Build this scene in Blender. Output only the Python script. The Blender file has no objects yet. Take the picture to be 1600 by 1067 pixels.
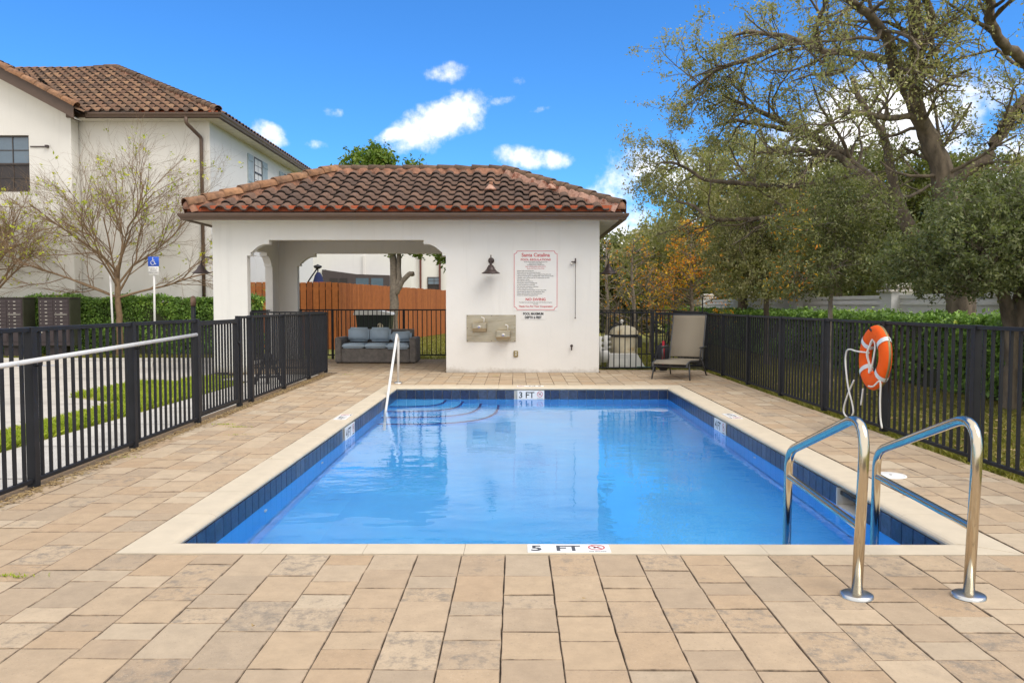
import bpy, bmesh, math, random
import numpy as np
from mathutils import Vector, Matrix, Euler
R = math.radians
random.seed(7)
rng = np.random.default_rng(11)
scene = bpy.context.scene
COL = scene.collection

# ------------------------------------------------------------------ camera
cam_d = bpy.data.cameras.new("camera")
cam_d.sensor_width = 36.0
cam_d.lens = 36.0 * 1244 / 1600
cam_d.clip_end = 3000
cam = bpy.data.objects.new("camera", cam_d)
COL.objects.link(cam)
cam.location = (0, 0, 1.41)
cam.rotation_euler = (R(90 - 2.65), 0, R(0.276))
scene.camera = cam

# ------------------------------------------------------------------ light
SUN_EL, SUN_AZ = R(52), R(130)          # azimuth measured clockwise from +y
sun_d = bpy.data.lights.new("sun", 'SUN')
sun_d.energy = 1.5
sun_d.angle = R(42)
sun_d.color = (1.0, 0.95, 0.88)
sun = bpy.data.objects.new("sun", sun_d)
COL.objects.link(sun)
sdir = Vector((math.sin(SUN_AZ) * math.cos(SUN_EL), math.cos(SUN_AZ) * math.cos(SUN_EL), math.sin(SUN_EL)))
sun.rotation_euler = sdir.to_track_quat('Z', 'Y').to_euler()
sun.location = (6, -8, 14)

scene.view_settings.view_transform = 'Standard'
scene.view_settings.look = 'None'
scene.view_settings.gamma = 1
scene.view_settings.use_curve_mapping = False
scene.view_settings.exposure = 0.76
scene.render.filter_size = 1.0
scene.render.engine = 'CYCLES'
scene.cycles.use_denoising = True
scene.cycles.max_bounces = 10
scene.cycles.transmission_bounces = 8
scene.cycles.sample_clamp_indirect = 6.0

# ------------------------------------------------------------------ world: sky with a few clouds
world = bpy.data.worlds.new("World")
scene.world = world
world.use_nodes = True
wn, wl = world.node_tree.nodes, world.node_tree.links
wn.clear()
def wnode(t, **k):
    n = wn.new(t)
    for a, b in k.items(): setattr(n, a, b)
    return n
def wmath(op, a, b=None, clamp=False):
    n = wn.new('ShaderNodeMath'); n.operation = op; n.use_clamp = clamp
    for i, v in enumerate((a, b)):
        if v is None: continue
        if isinstance(v, (int, float)): n.inputs[i].default_value = v
        else: wl.new(v, n.inputs[i])
    return n.outputs[0]
sky = wnode('ShaderNodeTexSky', sky_type='NISHITA', sun_disc=False)
sky.sun_elevation = SUN_EL
sky.sun_rotation = SUN_AZ
sky.air_density = 1.0; sky.dust_density = 0.35; sky.ozone_density = 3.0
hs = wnode('ShaderNodeHueSaturation')
hs.inputs['Hue'].default_value = 0.5
hs.inputs['Saturation'].default_value = 1.08
hs.inputs['Value'].default_value = 1.0
wl.new(sky.outputs[0], hs.inputs['Color'])
tc = wnode('ShaderNodeTexCoord')
dirv = tc.outputs['Generated']
nz = wnode('ShaderNodeTexNoise'); nz.inputs['Scale'].default_value = 15; nz.inputs['Detail'].default_value = 9; nz.inputs['Roughness'].default_value = 0.62
wl.new(dirv, nz.inputs['Vector'])
nz2 = wnode('ShaderNodeTexNoise'); nz2.inputs['Scale'].default_value = 60; nz2.inputs['Detail'].default_value = 6; nz2.inputs['Roughness'].default_value = 0.6
wl.new(dirv, nz2.inputs['Vector'])
det = wmath('ADD', wmath('MULTIPLY', wmath('SUBTRACT', nz.outputs['Fac'], 0.5), 2.6),
            wmath('MULTIPLY', wmath('SUBTRACT', nz2.outputs['Fac'], 0.5), 1.1))
def pix(px, py):
    u, v = (px - 800) / 1244, (533.5 - py) / 1244
    p, yw = R(2.65), R(0.276)
    y = math.cos(p) + v * math.sin(p); z = -math.sin(p) + v * math.cos(p)
    return Vector((u * math.cos(yw) - y * math.sin(yw), u * math.sin(yw) + y * math.cos(yw), z)).normalized()
# clouds: a direction, an angular half width and half height, a tilt and a thickness
clouds = [
    ((682, 192), 78, 30, 22, 0.62), ((716, 178), 44, 30, 8, 0.55), ((630, 209), 46, 16, 14, 0.35), ((668, 228), 30, 16, 0, -0.1),
    ((698, 112), 44, 20, 4, 0.0), ((812, 246), 44, 19, -6, 0.55), ((866, 251), 30, 17, 0, 0.35), ((422, 208), 32, 18, -20, 0.45),
    ((1395, 180), 130, 60, 10, 0.8), ((1050, 266), 90, 44, -10, 0.6), ((975, 372), 80, 60, 20, 0.5), ((968, 300), 46, 62, 0, 0.05), ((1090, 400), 200, 60, 0, 0.7), ((1330, 235), 150, 50, 0, 0.8),
    ((1540, 270), 90, 50, 0, 0.6), ((520, 176), 34, 12, -10, -0.28), ((785, 158), 40, 12, 14, -0.28), ((848, 170), 32, 9, 14, -0.3), ((805, 128), 28, 12, 0, -0.3),
    ((495, 226), 46, 12, 0, -0.3), ((960, 300), 70, 40, 30, 0.1),
]
best = None
for (c, hw, hh, tilt, amt) in clouds:
    d = pix(*c)
    rt = d.cross(Vector((0, 0, 1))).normalized(); up = rt.cross(d)
    t = R(tilt); a = rt * math.cos(t) + up * math.sin(t); b = -rt * math.sin(t) + up * math.cos(t)
    def dot(vec, s):
        n = wnode('ShaderNodeVectorMath', operation='DOT_PRODUCT')
        wl.new(dirv, n.inputs[0]); n.inputs[1].default_value = vec / s
        return n.outputs['Value']
    u2 = wmath('POWER', wmath('ABSOLUTE', dot(a, hw / 1244)), 2.0); v2 = wmath('POWER', wmath('ABSOLUTE', dot(b, hh / 1244)), 2.0)
    fwd = wmath('GREATER_THAN', dot(d, 1.0), 0.5)
    m = wmath('SUBTRACT', 1.0, wmath('ADD', u2, v2))
    m = wmath('MULTIPLY', wmath('ADD', wmath('MULTIPLY', m, 1.0), amt), fwd)
    # outside this cloud: strongly negative
    m = wmath('SUBTRACT', m, wmath('MULTIPLY', wmath('SUBTRACT', 1.0, fwd), 5.0))
    m = wmath('MAXIMUM', m, -3.0)
    best = m if best is None else wmath('MAXIMUM', best, m)
dens_a = wmath('SUBTRACT', wmath('ADD', best, wmath('MULTIPLY', det, 0.9)), 0.42)
# scattered fair weather cloud over the rest of the sky (overhead and behind the camera)
sep = wnode('ShaderNodeSeparateXYZ'); wl.new(dirv, sep.inputs[0])
nz3 = wnode('ShaderNodeTexNoise'); nz3.inputs['Scale'].default_value = 2.6; nz3.inputs['Detail'].default_value = 8; nz3.inputs['Roughness'].default_value = 0.55
wl.new(dirv, nz3.inputs['Vector'])
cover = wmath('ADD', wmath('MULTIPLY', sep.outputs['Z'], 1.1), wmath('MULTIPLY', sep.outputs['Y'], -0.75))   # thicker overhead and behind
dens_b = wmath('MULTIPLY', wmath('ADD', wmath('ADD', wmath('SUBTRACT', nz3.outputs['Fac'], 0.55), wmath('MULTIPLY', wmath('SUBTRACT', cover, 0.05), 0.55)), 0.0), 4.0)
mr = wnode('ShaderNodeMapRange', interpolation_type='SMOOTHSTEP'); mr.inputs['From Min'].default_value = 0.0; mr.inputs['From Max'].default_value = 1.45
wl.new(dens_a, mr.inputs['Value'])
mrb = wnode('ShaderNodeMapRange', interpolation_type='SMOOTHSTEP'); mrb.inputs['From Min'].default_value = 0.0; mrb.inputs['From Max'].default_value = 1.0
wl.new(dens_b, mrb.inputs['Value'])
alpha = wmath('MAXIMUM', mr.outputs[0], mrb.outputs[0], clamp=True)
shade = wnode('ShaderNodeMapRange'); shade.inputs['From Min'].default_value = 0.3; shade.inputs['From Max'].default_value = 0.75
shade.inputs['To Min'].default_value = 0.78; shade.inputs['To Max'].default_value = 1.0
wl.new(nz.outputs['Fac'], shade.inputs['Value'])
CLOUD = 8.2
cc = wnode('ShaderNodeVectorMath', operation='SCALE'); cc.inputs[0].default_value = (CLOUD, CLOUD * 0.985, CLOUD * 0.985)
wl.new(shade.outputs[0], cc.inputs['Scale'])
mix = wnode('ShaderNodeMix', data_type='RGBA')
tint = wnode('ShaderNodeVectorMath', operation='MULTIPLY'); tint.inputs[1].default_value = (0.34, 0.73, 1.11)
wl.new(hs.outputs[0], tint.inputs[0])
wl.new(alpha, mix.inputs[0]); wl.new(tint.outputs[0], mix.inputs[6]); wl.new(cc.outputs[0], mix.inputs[7])
bg = wnode('ShaderNodeBackground'); bg.inputs['Strength'].default_value = 0.115
wl.new(mix.outputs[2], bg.inputs['Color'])
wo = wnode('ShaderNodeOutputWorld'); wl.new(bg.outputs[0], wo.inputs['Surface'])
world.cycles.sampling_method = 'MANUAL'; world.cycles.sample_map_resolution = 512

# ------------------------------------------------------------------ materials
def _mat(name):
    m = bpy.data.materials.new(name); m.use_nodes = True
    nt = m.node_tree
    return m, nt.nodes, nt.links, nt.nodes['Principled BSDF']
def _noise(n, l, vec, scale, detail=5, rough=0.6):
    t = n.new('ShaderNodeTexNoise'); t.inputs['Scale'].default_value = scale; t.inputs['Detail'].default_value = detail; t.inputs['Roughness'].default_value = rough
    l.new(vec, t.inputs['Vector']); return t.outputs['Fac']
def _ramp(n, l, fac, stops):
    r = n.new('ShaderNodeValToRGB'); e = r.color_ramp.elements
    while len(e) < len(stops): e.new(0.5)
    for i, (p, c) in enumerate(stops):
        e[i].position = p; e[i].color = (*c, 1)
    l.new(fac, r.inputs[0]); return r.outputs[0]
def _mixc(n, l, fac, a, b, mode='MIX'):
    x = n.new('ShaderNodeMix'); x.data_type = 'RGBA'; x.blend_type = mode
    for v, i in ((fac, 0), (a, 6), (b, 7)):
        if isinstance(v, (int, float)): x.inputs[i].default_value = v
        elif isinstance(v, tuple): x.inputs[i].default_value = (*v, 1)
        else: l.new(v, x.inputs[i])
    return x.outputs[2]
def pm(name, c, rough=0.6, metal=0.0, var=0.12, scale=5.0, bump=0.0, bscale=80.0, c2=None, spots=None, stretch=None, spec=None, coat=0.0):
    """a plain surface: base colour varied by noise, fine relief, optional second colour in stains"""
    m, n, l, b = _mat(name)
    g = n.new('ShaderNodeNewGeometry'); vec = g.outputs['Position']
    if stretch:
        mp = n.new('ShaderNodeMapping'); mp.inputs['Scale'].default_value = stretch; l.new(vec, mp.inputs[0]); vec = mp.outputs[0]
    f = _noise(n, l, vec, scale)
    lo = tuple(x * (1 - var) for x in c); hi = tuple(min(1, x * (1 + var)) for x in c)
    col = _ramp(n, l, f, [(0.3, lo), (0.7, hi)])
    if c2:
        f2 = _noise(n, l, vec, spots[0], 7, 0.65)
        mr_ = n.new('ShaderNodeMapRange'); mr_.inputs['From Min'].default_value = spots[1]; mr_.inputs['From Max'].default_value = spots[2]
        l.new(f2, mr_.inputs['Value'])
        col = _mixc(n, l, mr_.outputs[0], col, c2)
    l.new(col, b.inputs['Base Color'])
    b.inputs['Roughness'].default_value = rough; b.inputs['Metallic'].default_value = metal
    if spec is not None: b.inputs['Specular IOR Level'].default_value = spec
    if coat: b.inputs['Coat Weight'].default_value = coat
    if bump:
        bp = n.new('ShaderNodeBump'); bp.inputs['Strength'].default_value = bump; bp.inputs['Distance'].default_value = 0.01
        l.new(_noise(n, l, vec, bscale, 6, 0.7), bp.inputs['Height']); l.new(bp.outputs[0], b.inputs['Normal'])
    return m
def piece_mat(name, stops, rough, island, stain=None, grain=(9, 0.25), bump=0.3, bscale=120, spec=0.4):
    """pieces: each takes its own tone (per object, or per loose island in a joined mesh), plus grain and stains"""
    m, n, l, b = _mat(name)
    g = n.new('ShaderNodeNewGeometry'); vec = g.outputs['Position']
    if island: rnd = g.outputs['Random Per Island']
    else:
        oi = n.new('ShaderNodeObjectInfo'); rnd = oi.outputs['Random']
    col = _ramp(n, l, rnd, stops)
    f = _noise(n, l, vec, grain[0], 8, 0.7)
    k = n.new('ShaderNodeMapRange'); k.inputs['From Min'].default_value = 0.3; k.inputs['From Max'].default_value = 0.7
    k.inputs['To Min'].default_value = 1 - grain[1]; k.inputs['To Max'].default_value = 1 + grain[1] * 0.6
    l.new(f, k.inputs['Value'])
    cmb = n.new('ShaderNodeCombineColor'); [l.new(k.outputs[0], cmb.inputs[i]) for i in range(3)]
    col = _mixc(n, l, 1.0, col, cmb.outputs[0], 'MULTIPLY')
    for st in (stain or []):
        f2 = _noise(n, l, vec, st[0], 8, 0.7)
        # stains also depend on the piece's own random tone
        ad = n.new('ShaderNodeMath'); ad.operation = 'MULTIPLY_ADD'; l.new(rnd, ad.inputs[0]); ad.inputs[1].default_value = 37.7; ad.inputs[2].default_value = 0
        fr = n.new('ShaderNodeMath'); fr.operation = 'FRACT'; l.new(ad.outputs[0], fr.inputs[0])
        sm = n.new('ShaderNodeMath'); sm.operation = 'MULTIPLY_ADD'; l.new(fr.outputs[0], sm.inputs[0]); sm.inputs[1].default_value = st[4]; l.new(f2, sm.inputs[2])
        k2 = n.new('ShaderNodeMapRange'); k2.inputs['From Min'].default_value = st[1]; k2.inputs['From Max'].default_value = st[2]; k2.inputs['To Max'].default_value = st[5]
        l.new(sm.outputs[0], k2.inputs['Value'])
        col = _mixc(n, l, k2.outputs[0], col, st[3])
    l.new(col, b.inputs['Base Color'])
    b.inputs['Roughness'].default_value = rough; b.inputs['Specular IOR Level'].default_value = spec
    bp = n.new('ShaderNodeBump'); bp.inputs['Strength'].default_value = bump; bp.inputs['Distance'].default_value = 0.006
    l.new(_noise(n, l, vec, bscale, 6, 0.75), bp.inputs['Height']); l.new(bp.outputs[0], b.inputs['Normal'])
    return m
def stucco_mat(name, c):
    """stucco: trowel relief, faint rain streaks, dirt splashed up from the ground"""
    m, n, l, b = _mat(name); g = n.new('ShaderNodeNewGeometry'); vec = g.outputs['Position']
    col = _ramp(n, l, _noise(n, l, vec, 1.3, 6), [(0.3, tuple(x * 0.965 for x in c)), (0.7, tuple(x * 1.02 for x in c))])
    mp = n.new('ShaderNodeMapping'); mp.inputs['Scale'].default_value = (7, 7, 0.45); l.new(vec, mp.inputs[0])
    k = n.new('ShaderNodeMapRange'); k.inputs['From Min'].default_value = 0.56; k.inputs['From Max'].default_value = 0.8; k.inputs['To Max'].default_value = 0.30
    l.new(_noise(n, l, mp.outputs[0], 1.0, 5, 0.6), k.inputs['Value']); col = _mixc(n, l, k.outputs[0], col, tuple(x * 0.72 for x in c))
    sp = n.new('ShaderNodeSeparateXYZ'); l.new(vec, sp.inputs[0])
    ad = n.new('ShaderNodeMath'); ad.operation = 'MULTIPLY_ADD'; l.new(_noise(n, l, vec, 3.0, 6, 0.7), ad.inputs[0]); ad.inputs[1].default_value = -0.55; l.new(sp.outputs['Z'], ad.inputs[2])
    k2 = n.new('ShaderNodeMapRange'); k2.inputs['From Min'].default_value = -0.16; k2.inputs['From Max'].default_value = -0.32; k2.inputs['To Max'].default_value = 0.7
    l.new(ad.outputs[0], k2.inputs['Value']); col = _mixc(n, l, k2.outputs[0], col, (0.36, 0.30, 0.23))
    l.new(col, b.inputs['Base Color']); b.inputs['Roughness'].default_value = 0.92; b.inputs['Specular IOR Level'].default_value = 0.25
    bp = n.new('ShaderNodeBump'); bp.inputs['Strength'].default_value = 0.25; bp.inputs['Distance'].default_value = 0.012
    h = n.new('ShaderNodeMath'); h.operation = 'MULTIPLY_ADD'; l.new(_noise(n, l, vec, 90, 5, 0.7), h.inputs[0]); h.inputs[1].default_value = 0.35; l.new(_noise(n, l, vec, 9, 4, 0.6), h.inputs[2])
    l.new(h.outputs[0], bp.inputs['Height']); l.new(bp.outputs[0], b.inputs['Normal'])
    return m
def leaf_mat(name, stops, trans=0.3, rough=0.45, spec=0.35):
    m, n, l, b = _mat(name)
    g = n.new('ShaderNodeNewGeometry')
    nz_ = n.new('ShaderNodeMapRange'); nz_.inputs['From Min'].default_value = 0.32; nz_.inputs['From Max'].default_value = 0.68
    l.new(_noise(n, l, g.outputs['Position'], 2.2, 3, 0.6), nz_.inputs['Value'])
    mxf = n.new('ShaderNodeMix'); mxf.inputs[0].default_value = 0.45; l.new(g.outputs['Random Per Island'], mxf.inputs[2]); l.new(nz_.outputs[0], mxf.inputs[3])
    col = _ramp(n, l, mxf.outputs[0], stops)
    l.new(col, b.inputs['Base Color']); b.inputs['Roughness'].default_value = rough; b.inputs['Specular IOR Level'].default_value = spec
    tr = n.new('ShaderNodeBsdfTranslucent'); 
    l.new(_mixc(n, l, 1.0, col, (1.0, 1.15, 0.5), 'MULTIPLY'), tr.inputs['Color'])
    mx = n.new('ShaderNodeMixShader'); mx.inputs[0].default_value = trans
    l.new(b.outputs[0], mx.inputs[1]); l.new(tr.outputs[0], mx.inputs[2]); l.new(mx.outputs[0], n['Material Output'].inputs['Surface'])
    return m

PAVE = [(0.0, (0.423, 0.297, 0.183)), (0.2, (0.459, 0.342, 0.222)), (0.4, (0.410, 0.310, 0.209)), (0.55, (0.495, 0.386, 0.264)), (0.72, (0.432, 0.310, 0.196)), (0.88, (0.387, 0.297, 0.204)), (1.0, (0.513, 0.413, 0.290))]
PST = [(13.0, 0.86, 0.99, (0.22, 0.185, 0.145), 0.40, 0.8), (0.8, 0.62, 0.78, (0.21, 0.17, 0.13), 0.10, 0.5), (70, 0.60, 0.72, (0.20, 0.155, 0.11), 0.05, 0.6), (110, 0.62, 0.72, (0.66, 0.56, 0.44), 0.05, 0.5)]
M = {}
M['paver'] = piece_mat('paver_tone', PAVE, 0.85, False, PST, (9, 0.14), 0.55, 140)
M['paver_s'] = piece_mat('paver_tone_joined', PAVE, 0.85, True, PST, (9, 0.14), 0.55, 140)
M['edge'] = pm('dirty_paver_edge', (0.21, 0.155, 0.105), 0.95, var=0.4, scale=25, c2=(0.36, 0.27, 0.18), spots=(9, 0.47, 0.60))
M['joint'] = pm('joint_sand', (0.075, 0.058, 0.042), 0.95, var=0.3, scale=20, bump=0.5)
M['coping'] = pm('cast_coping', (0.55, 0.47, 0.35), 0.75, var=0.06, scale=6, bump=0.15, bscale=150, c2=(0.42, 0.34, 0.24), spots=(2.2, 0.62, 0.9))
M['tile'] = piece_mat('glazed_tile', [(0.0, (0.014, 0.027, 0.072)), (0.35, (0.024, 0.044, 0.105)), (0.7, (0.016, 0.034, 0.085)), (1.0, (0.055, 0.080, 0.14))], 0.3, False, None, (22, 0.7), 0.2, 60, 0.4)
M['grout'] = pm('tile_grout', (0.50, 0.47, 0.42), 0.9)
M['basin'] = pm('blue_pool_plaster', (0.10, 0.50, 1.0), 0.7, var=0.10, scale=1.3, spec=0.2)
M['cove_light'] = pm('painted_cove_highlight', (0.20, 0.48, 0.90), 0.7, var=0.1, spec=0.2)  # highlight on the rounded cove, painted as a lighter blue
M['navy'] = pm('navy_step_tile', (0.01, 0.03, 0.22), 0.4)
M['stucco'] = stucco_mat('cream_stucco', (0.745, 0.73, 0.70))
M['stucco_h'] = stucco_mat('warm_stucco', (0.74, 0.715, 0.67))
M['soffit'] = pm('soffit_paint', (0.66, 0.62, 0.55), 0.9)
M['gutter'] = pm('bronze_gutter', (0.115, 0.075, 0.055), 0.45, var=0.08, spec=0.4)
M['dark'] = pm('dark_underlay', (0.03, 0.022, 0.02), 0.8)
M['nose'] = pm('stained_shadowed_tile_nose', (0.028, 0.020, 0.017), 0.9, var=0.3, scale=30)  # stained nose edge, with the shadow between tile rows painted into its colour
M['terra'] = pm('terracotta_stop', (0.42, 0.10, 0.04), 0.85, var=0.2, scale=12)
M['mortar'] = pm('stained_mortar', (0.30, 0.15, 0.095), 0.95, var=0.3, scale=9, bump=0.6, bscale=40, c2=(0.10, 0.05, 0.035), spots=(5, 0.5, 0.68))
RT = [(0.0, (0.125, 0.076, 0.056)), (0.3, (0.165, 0.098, 0.070)), (0.55, (0.105, 0.068, 0.053)), (0.75, (0.198, 0.116, 0.079)), (0.9, (0.138, 0.083, 0.061)), (1.0, (0.250, 0.140, 0.090))]
RST = [(14, 0.66, 0.95, (0.042, 0.030, 0.026), 0.22, 0.8), (5, 0.72, 0.95, (0.30, 0.23, 0.17), 0.12, 0.5)]
M['mortar_pale'] = pm('patchy_mortar', (0.46, 0.27, 0.20), 0.95, var=0.3, scale=9, bump=0.6, bscale=40, c2=(0.20, 0.07, 0.04), spots=(6, 0.5, 0.62))
M['rtile'] = piece_mat('clay_tile', RT, 0.85, False, RST, (22, 0.35), 0.4, 90)
M['rtile_s'] = piece_mat('clay_tile_joined', RT, 0.85, True, RST, (22, 0.35), 0.4, 90)
RT2 = [(0.0, (0.129, 0.073, 0.048)), (0.25, (0.235, 0.129, 0.077)), (0.5, (0.118, 0.076, 0.053)), (0.75, (0.318, 0.185, 0.106)), (1.0, (0.176, 0.095, 0.059))]
M['htile'] = piece_mat('clay_tile_brown', RT2, 0.85, False, RST, (16, 0.35), 0.3, 70)
M['htile_s'] = piece_mat('clay_tile_brown_joined', RT2, 0.85, True, RST, (16, 0.35), 0.3, 70)
M['cap'] = piece_mat('clay_cap', [(0.0, (0.33, 0.165, 0.085)), (0.5, (0.25, 0.14, 0.085)), (1.0, (0.40, 0.21, 0.11))], 0.88, False, [(6, 0.52, 0.75, (0.07, 0.045, 0.034), 0.1, 0.8)], (14, 0.4), 0.5, 60)
M['capd'] = piece_mat('clay_cap_dark', [(0.0, (0.12, 0.075, 0.05)), (0.5, (0.16, 0.10, 0.066)), (1.0, (0.20, 0.125, 0.08))], 0.88, False, [(6, 0.55, 0.78, (0.05, 0.036, 0.03), 0.1, 0.8)], (14, 0.4), 0.5, 60)
M['fence'] = pm('black_aluminium', (0.017, 0.018, 0.022), 0.5, var=0.2, spec=0.25)
M['steel'] = pm('polished_steel', (0.64, 0.56, 0.43), 0.14, 1.0, var=0.06, scale=12, stretch=(1, 1, 0.15))
M['steelf'] = pm('flange_steel', (0.60, 0.60, 0.58), 0.3, 1.0, var=0.06)
M['pipe'] = pm('galvanised_pipe', (0.72, 0.70, 0.66), 0.4, 0.05, var=0.06, scale=14)
M['white'] = pm('white_plastic', (0.78, 0.77, 0.74), 0.5, var=0.03)
M['whitesign'] = pm('white_sign', (0.74, 0.73, 0.71), 0.45, var=0.02)
M['red'] = pm('sign_red', (0.55, 0.05, 0.06), 0.5)
M['pink'] = pm('sign_border', (0.62, 0.22, 0.24), 0.5)
M['black'] = pm('sign_black', (0.02, 0.02, 0.022), 0.5)
M['grey'] = pm('print_grey', (0.07, 0.07, 0.075), 0.5)
M['bronze'] = pm('dark_bronze', (0.06, 0.042, 0.04), 0.4, 0.3, var=0.15)
M['ssteel'] = pm('brushed_steel', (0.48, 0.42, 0.31), 0.38, 0.85, var=0.12, scale=4, stretch=(1, 1, 6), c2=(0.30, 0.25, 0.17), spots=(3, 0.5, 0.8))
M['brass'] = pm('tarnished_brass', (0.30, 0.24, 0.11), 0.45, 0.7)
M['orange'] = pm('ring_orange', (0.83, 0.105, 0.006), 0.6, spec=0.2, var=0.06, scale=14, c2=(0.50, 0.06, 0.01), spots=(18, 0.62, 0.75))
M['strap'] = pm('ring_strap', (0.66, 0.69, 0.68), 0.6)
M['rope'] = pm('white_rope', (0.70, 0.68, 0.63), 0.85)
M['sling'] = pm('tan_sling', (0.25, 0.21, 0.155), 0.85, var=0.08, scale=300, bump=0.3, bscale=400)
M['chair'] = pm('chair_frame', (0.06, 0.06, 0.062), 0.4)
M['cush'] = pm('blue_cushion', (0.40, 0.50, 0.60), 0.9, var=0.06, scale=5, bump=0.2, bscale=200)
M['tank'] = pm('cream_tank', (0.66, 0.58, 0.42), 0.5, c2=(0.48, 0.30, 0.10), spots=(4, 0.55, 0.75))
M['concrete'] = pm('concrete', (0.47, 0.43, 0.375), 0.9, var=0.1, scale=3, bump=0.3, bscale=90, c2=(0.33, 0.30, 0.26), spots=(0.8, 0.5, 0.8))
M['walk'] = pm('pale_concrete', (0.53, 0.50, 0.45), 0.9, var=0.1, scale=3, bump=0.3, bscale=90, c2=(0.36, 0.33, 0.29), spots=(1.2, 0.52, 0.8))
M['lawn'] = pm('lawn', (0.22, 0.22, 0.04), 0.95, var=0.35, scale=6, bump=0.6, bscale=60, c2=(0.28, 0.23, 0.075), spots=(1.3, 0.45, 0.7))
M['wood'] = piece_mat('cedar_board', [(0.0, (0.34, 0.105, 0.026)), (0.5, (0.42, 0.135, 0.032)), (1.0, (0.29, 0.085, 0.02))], 0.75, False, None, (6, 0.25), 0.2, 50)
M['bark'] = pm('oak_bark', (0.135, 0.105, 0.075), 0.95, var=0.55, scale=7, bump=1.0, bscale=16, stretch=(1, 1, 0.4))
M['bark2'] = pm('pale_bark', (0.24, 0.20, 0.155), 0.95, var=0.3, scale=12, bump=0.6, bscale=40)
M['bark3'] = pm('brown_bark', (0.22, 0.145, 0.082), 0.9, var=0.3, scale=12, bump=0.6, bscale=40)
M['glass'] = pm('window_glass', (0.10, 0.15, 0.20), 0.06, 0.0, var=0.2, scale=1.0, spec=0.9)
M['screen'] = pm('dark_screen', (0.035, 0.028, 0.028), 0.5)
M['frame'] = pm('window_frame_brown', (0.05, 0.038, 0.034), 0.5)
M['shutter'] = pm('grey_blue_shutter', (0.36, 0.42, 0.44), 0.7)
M['vinyl'] = pm('white_vinyl', (0.70, 0.69, 0.67), 0.5, var=0.04)
M['mailbox'] = pm('mailbox_bronze', (0.055, 0.040, 0.042), 0.45, var=0.1, spec=0.4)
M['mailside'] = pm('mailbox_side', (0.050, 0.052, 0.034), 0.5, var=0.15, spec=0.3)
M['silver'] = pm('silver_tag', (0.50, 0.47, 0.41), 0.4, 0.3)
M['blue'] = pm('sign_blue', (0.01, 0.09, 0.55), 0.45)
M['bin'] = pm('dark_green_bin', (0.012, 0.022, 0.016), 0.5)
M['navyc'] = pm('navy_canvas', (0.015, 0.022, 0.085), 0.9)
M['porch'] = pm('porch_brown', (0.065, 0.05, 0.052), 0.7)
M['green'] = pm('green_hose', (0.01, 0.14, 0.08), 0.5)
M['redcl'] = pm('red_fabric', (0.40, 0.015, 0.03), 0.8)
M['blackcl'] = pm('black_fabric', (0.02, 0.02, 0.024), 0.85)
M['hyd'] = pm('post_brown', (0.15, 0.09, 0.06), 0.7)
M['bluepaint'] = pm('blue_paint', (0.08, 0.26, 0.55), 0.8, var=0.2)
M['down'] = pm('downspout_brown', (0.12, 0.035, 0.025), 0.5)
# wicker
m, n, l, b = _mat('grey_wicker'); M['wicker'] = m
g = n.new('ShaderNodeNewGeometry'); w1 = n.new('ShaderNodeTexWave'); w1.bands_direction = 'Z'; w1.inputs['Scale'].default_value = 14; w1.inputs['Distortion'].default_value = 2.5; w1.inputs['Detail'].default_value = 2
l.new(g.outputs['Position'], w1.inputs['Vector'])
f = _noise(n, l, g.outputs['Position'], 9)
ms = n.new('ShaderNodeMath'); ms.operation = 'MULTIPLY'; l.new(w1.outputs['Fac'], ms.inputs[0]); l.new(f, ms.inputs[1])
l.new(_ramp(n, l, ms.outputs[0], [(0.05, (0.09, 0.085, 0.085)), (0.3, (0.26, 0.235, 0.22)), (0.6, (0.46, 0.41, 0.36))]), b.inputs['Base Color']); b.inputs['Roughness'].default_value = 0.7
bp = n.new('ShaderNodeBump'); bp.inputs['Distance'].default_value = 0.01; l.new(w1.outputs['Fac'], bp.inputs['Height']); l.new(bp.outputs[0], b.inputs['Normal'])
# water
m, n, l, b = _mat('pool_water'); M['water'] = m
n.remove(b)
gl = n.new('ShaderNodeBsdfGlass'); gl.inputs['IOR'].default_value = 1.333; gl.inputs['Roughness'].default_value = 0.0; gl.inputs['Color'].default_value = (0.97, 0.99, 1, 1)
g = n.new('ShaderNodeNewGeometry')
mp = n.new('ShaderNodeMapping'); mp.inputs['Scale'].default_value = (1.0, 1.7, 1); l.new(g.outputs['Position'], mp.inputs[0])
h1 = _noise(n, l, mp.outputs[0], 1.7, 2, 0.5); h2 = _noise(n, l, mp.outputs[0], 7.5, 2, 0.5)
patch = n.new('ShaderNodeMapRange'); patch.inputs['From Min'].default_value = 0.42; patch.inputs['From Max'].default_value = 0.62
l.new(_noise(n, l, g.outputs['Position'], 0.55, 2, 0.5), patch.inputs['Value'])
h2p = n.new('ShaderNodeMath'); h2p.operation = 'MULTIPLY'; l.new(h2, h2p.inputs[0]); l.new(patch.outputs[0], h2p.inputs[1])
ha = n.new('ShaderNodeMath'); ha.operation = 'MULTIPLY_ADD'; l.new(h2p.outputs[0], ha.inputs[0]); ha.inputs[1].default_value = 0.6; l.new(h1, ha.inputs[2])
bp = n.new('ShaderNodeBump'); bp.inputs['Strength'].default_value = 1.0; bp.inputs['Distance'].default_value = 0.0048
l.new(ha.outputs[0], bp.inputs['Height']); l.new(bp.outputs[0], gl.inputs['Normal']); l.new(gl.outputs[0], n['Material Output'].inputs['Surface'])

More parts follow.
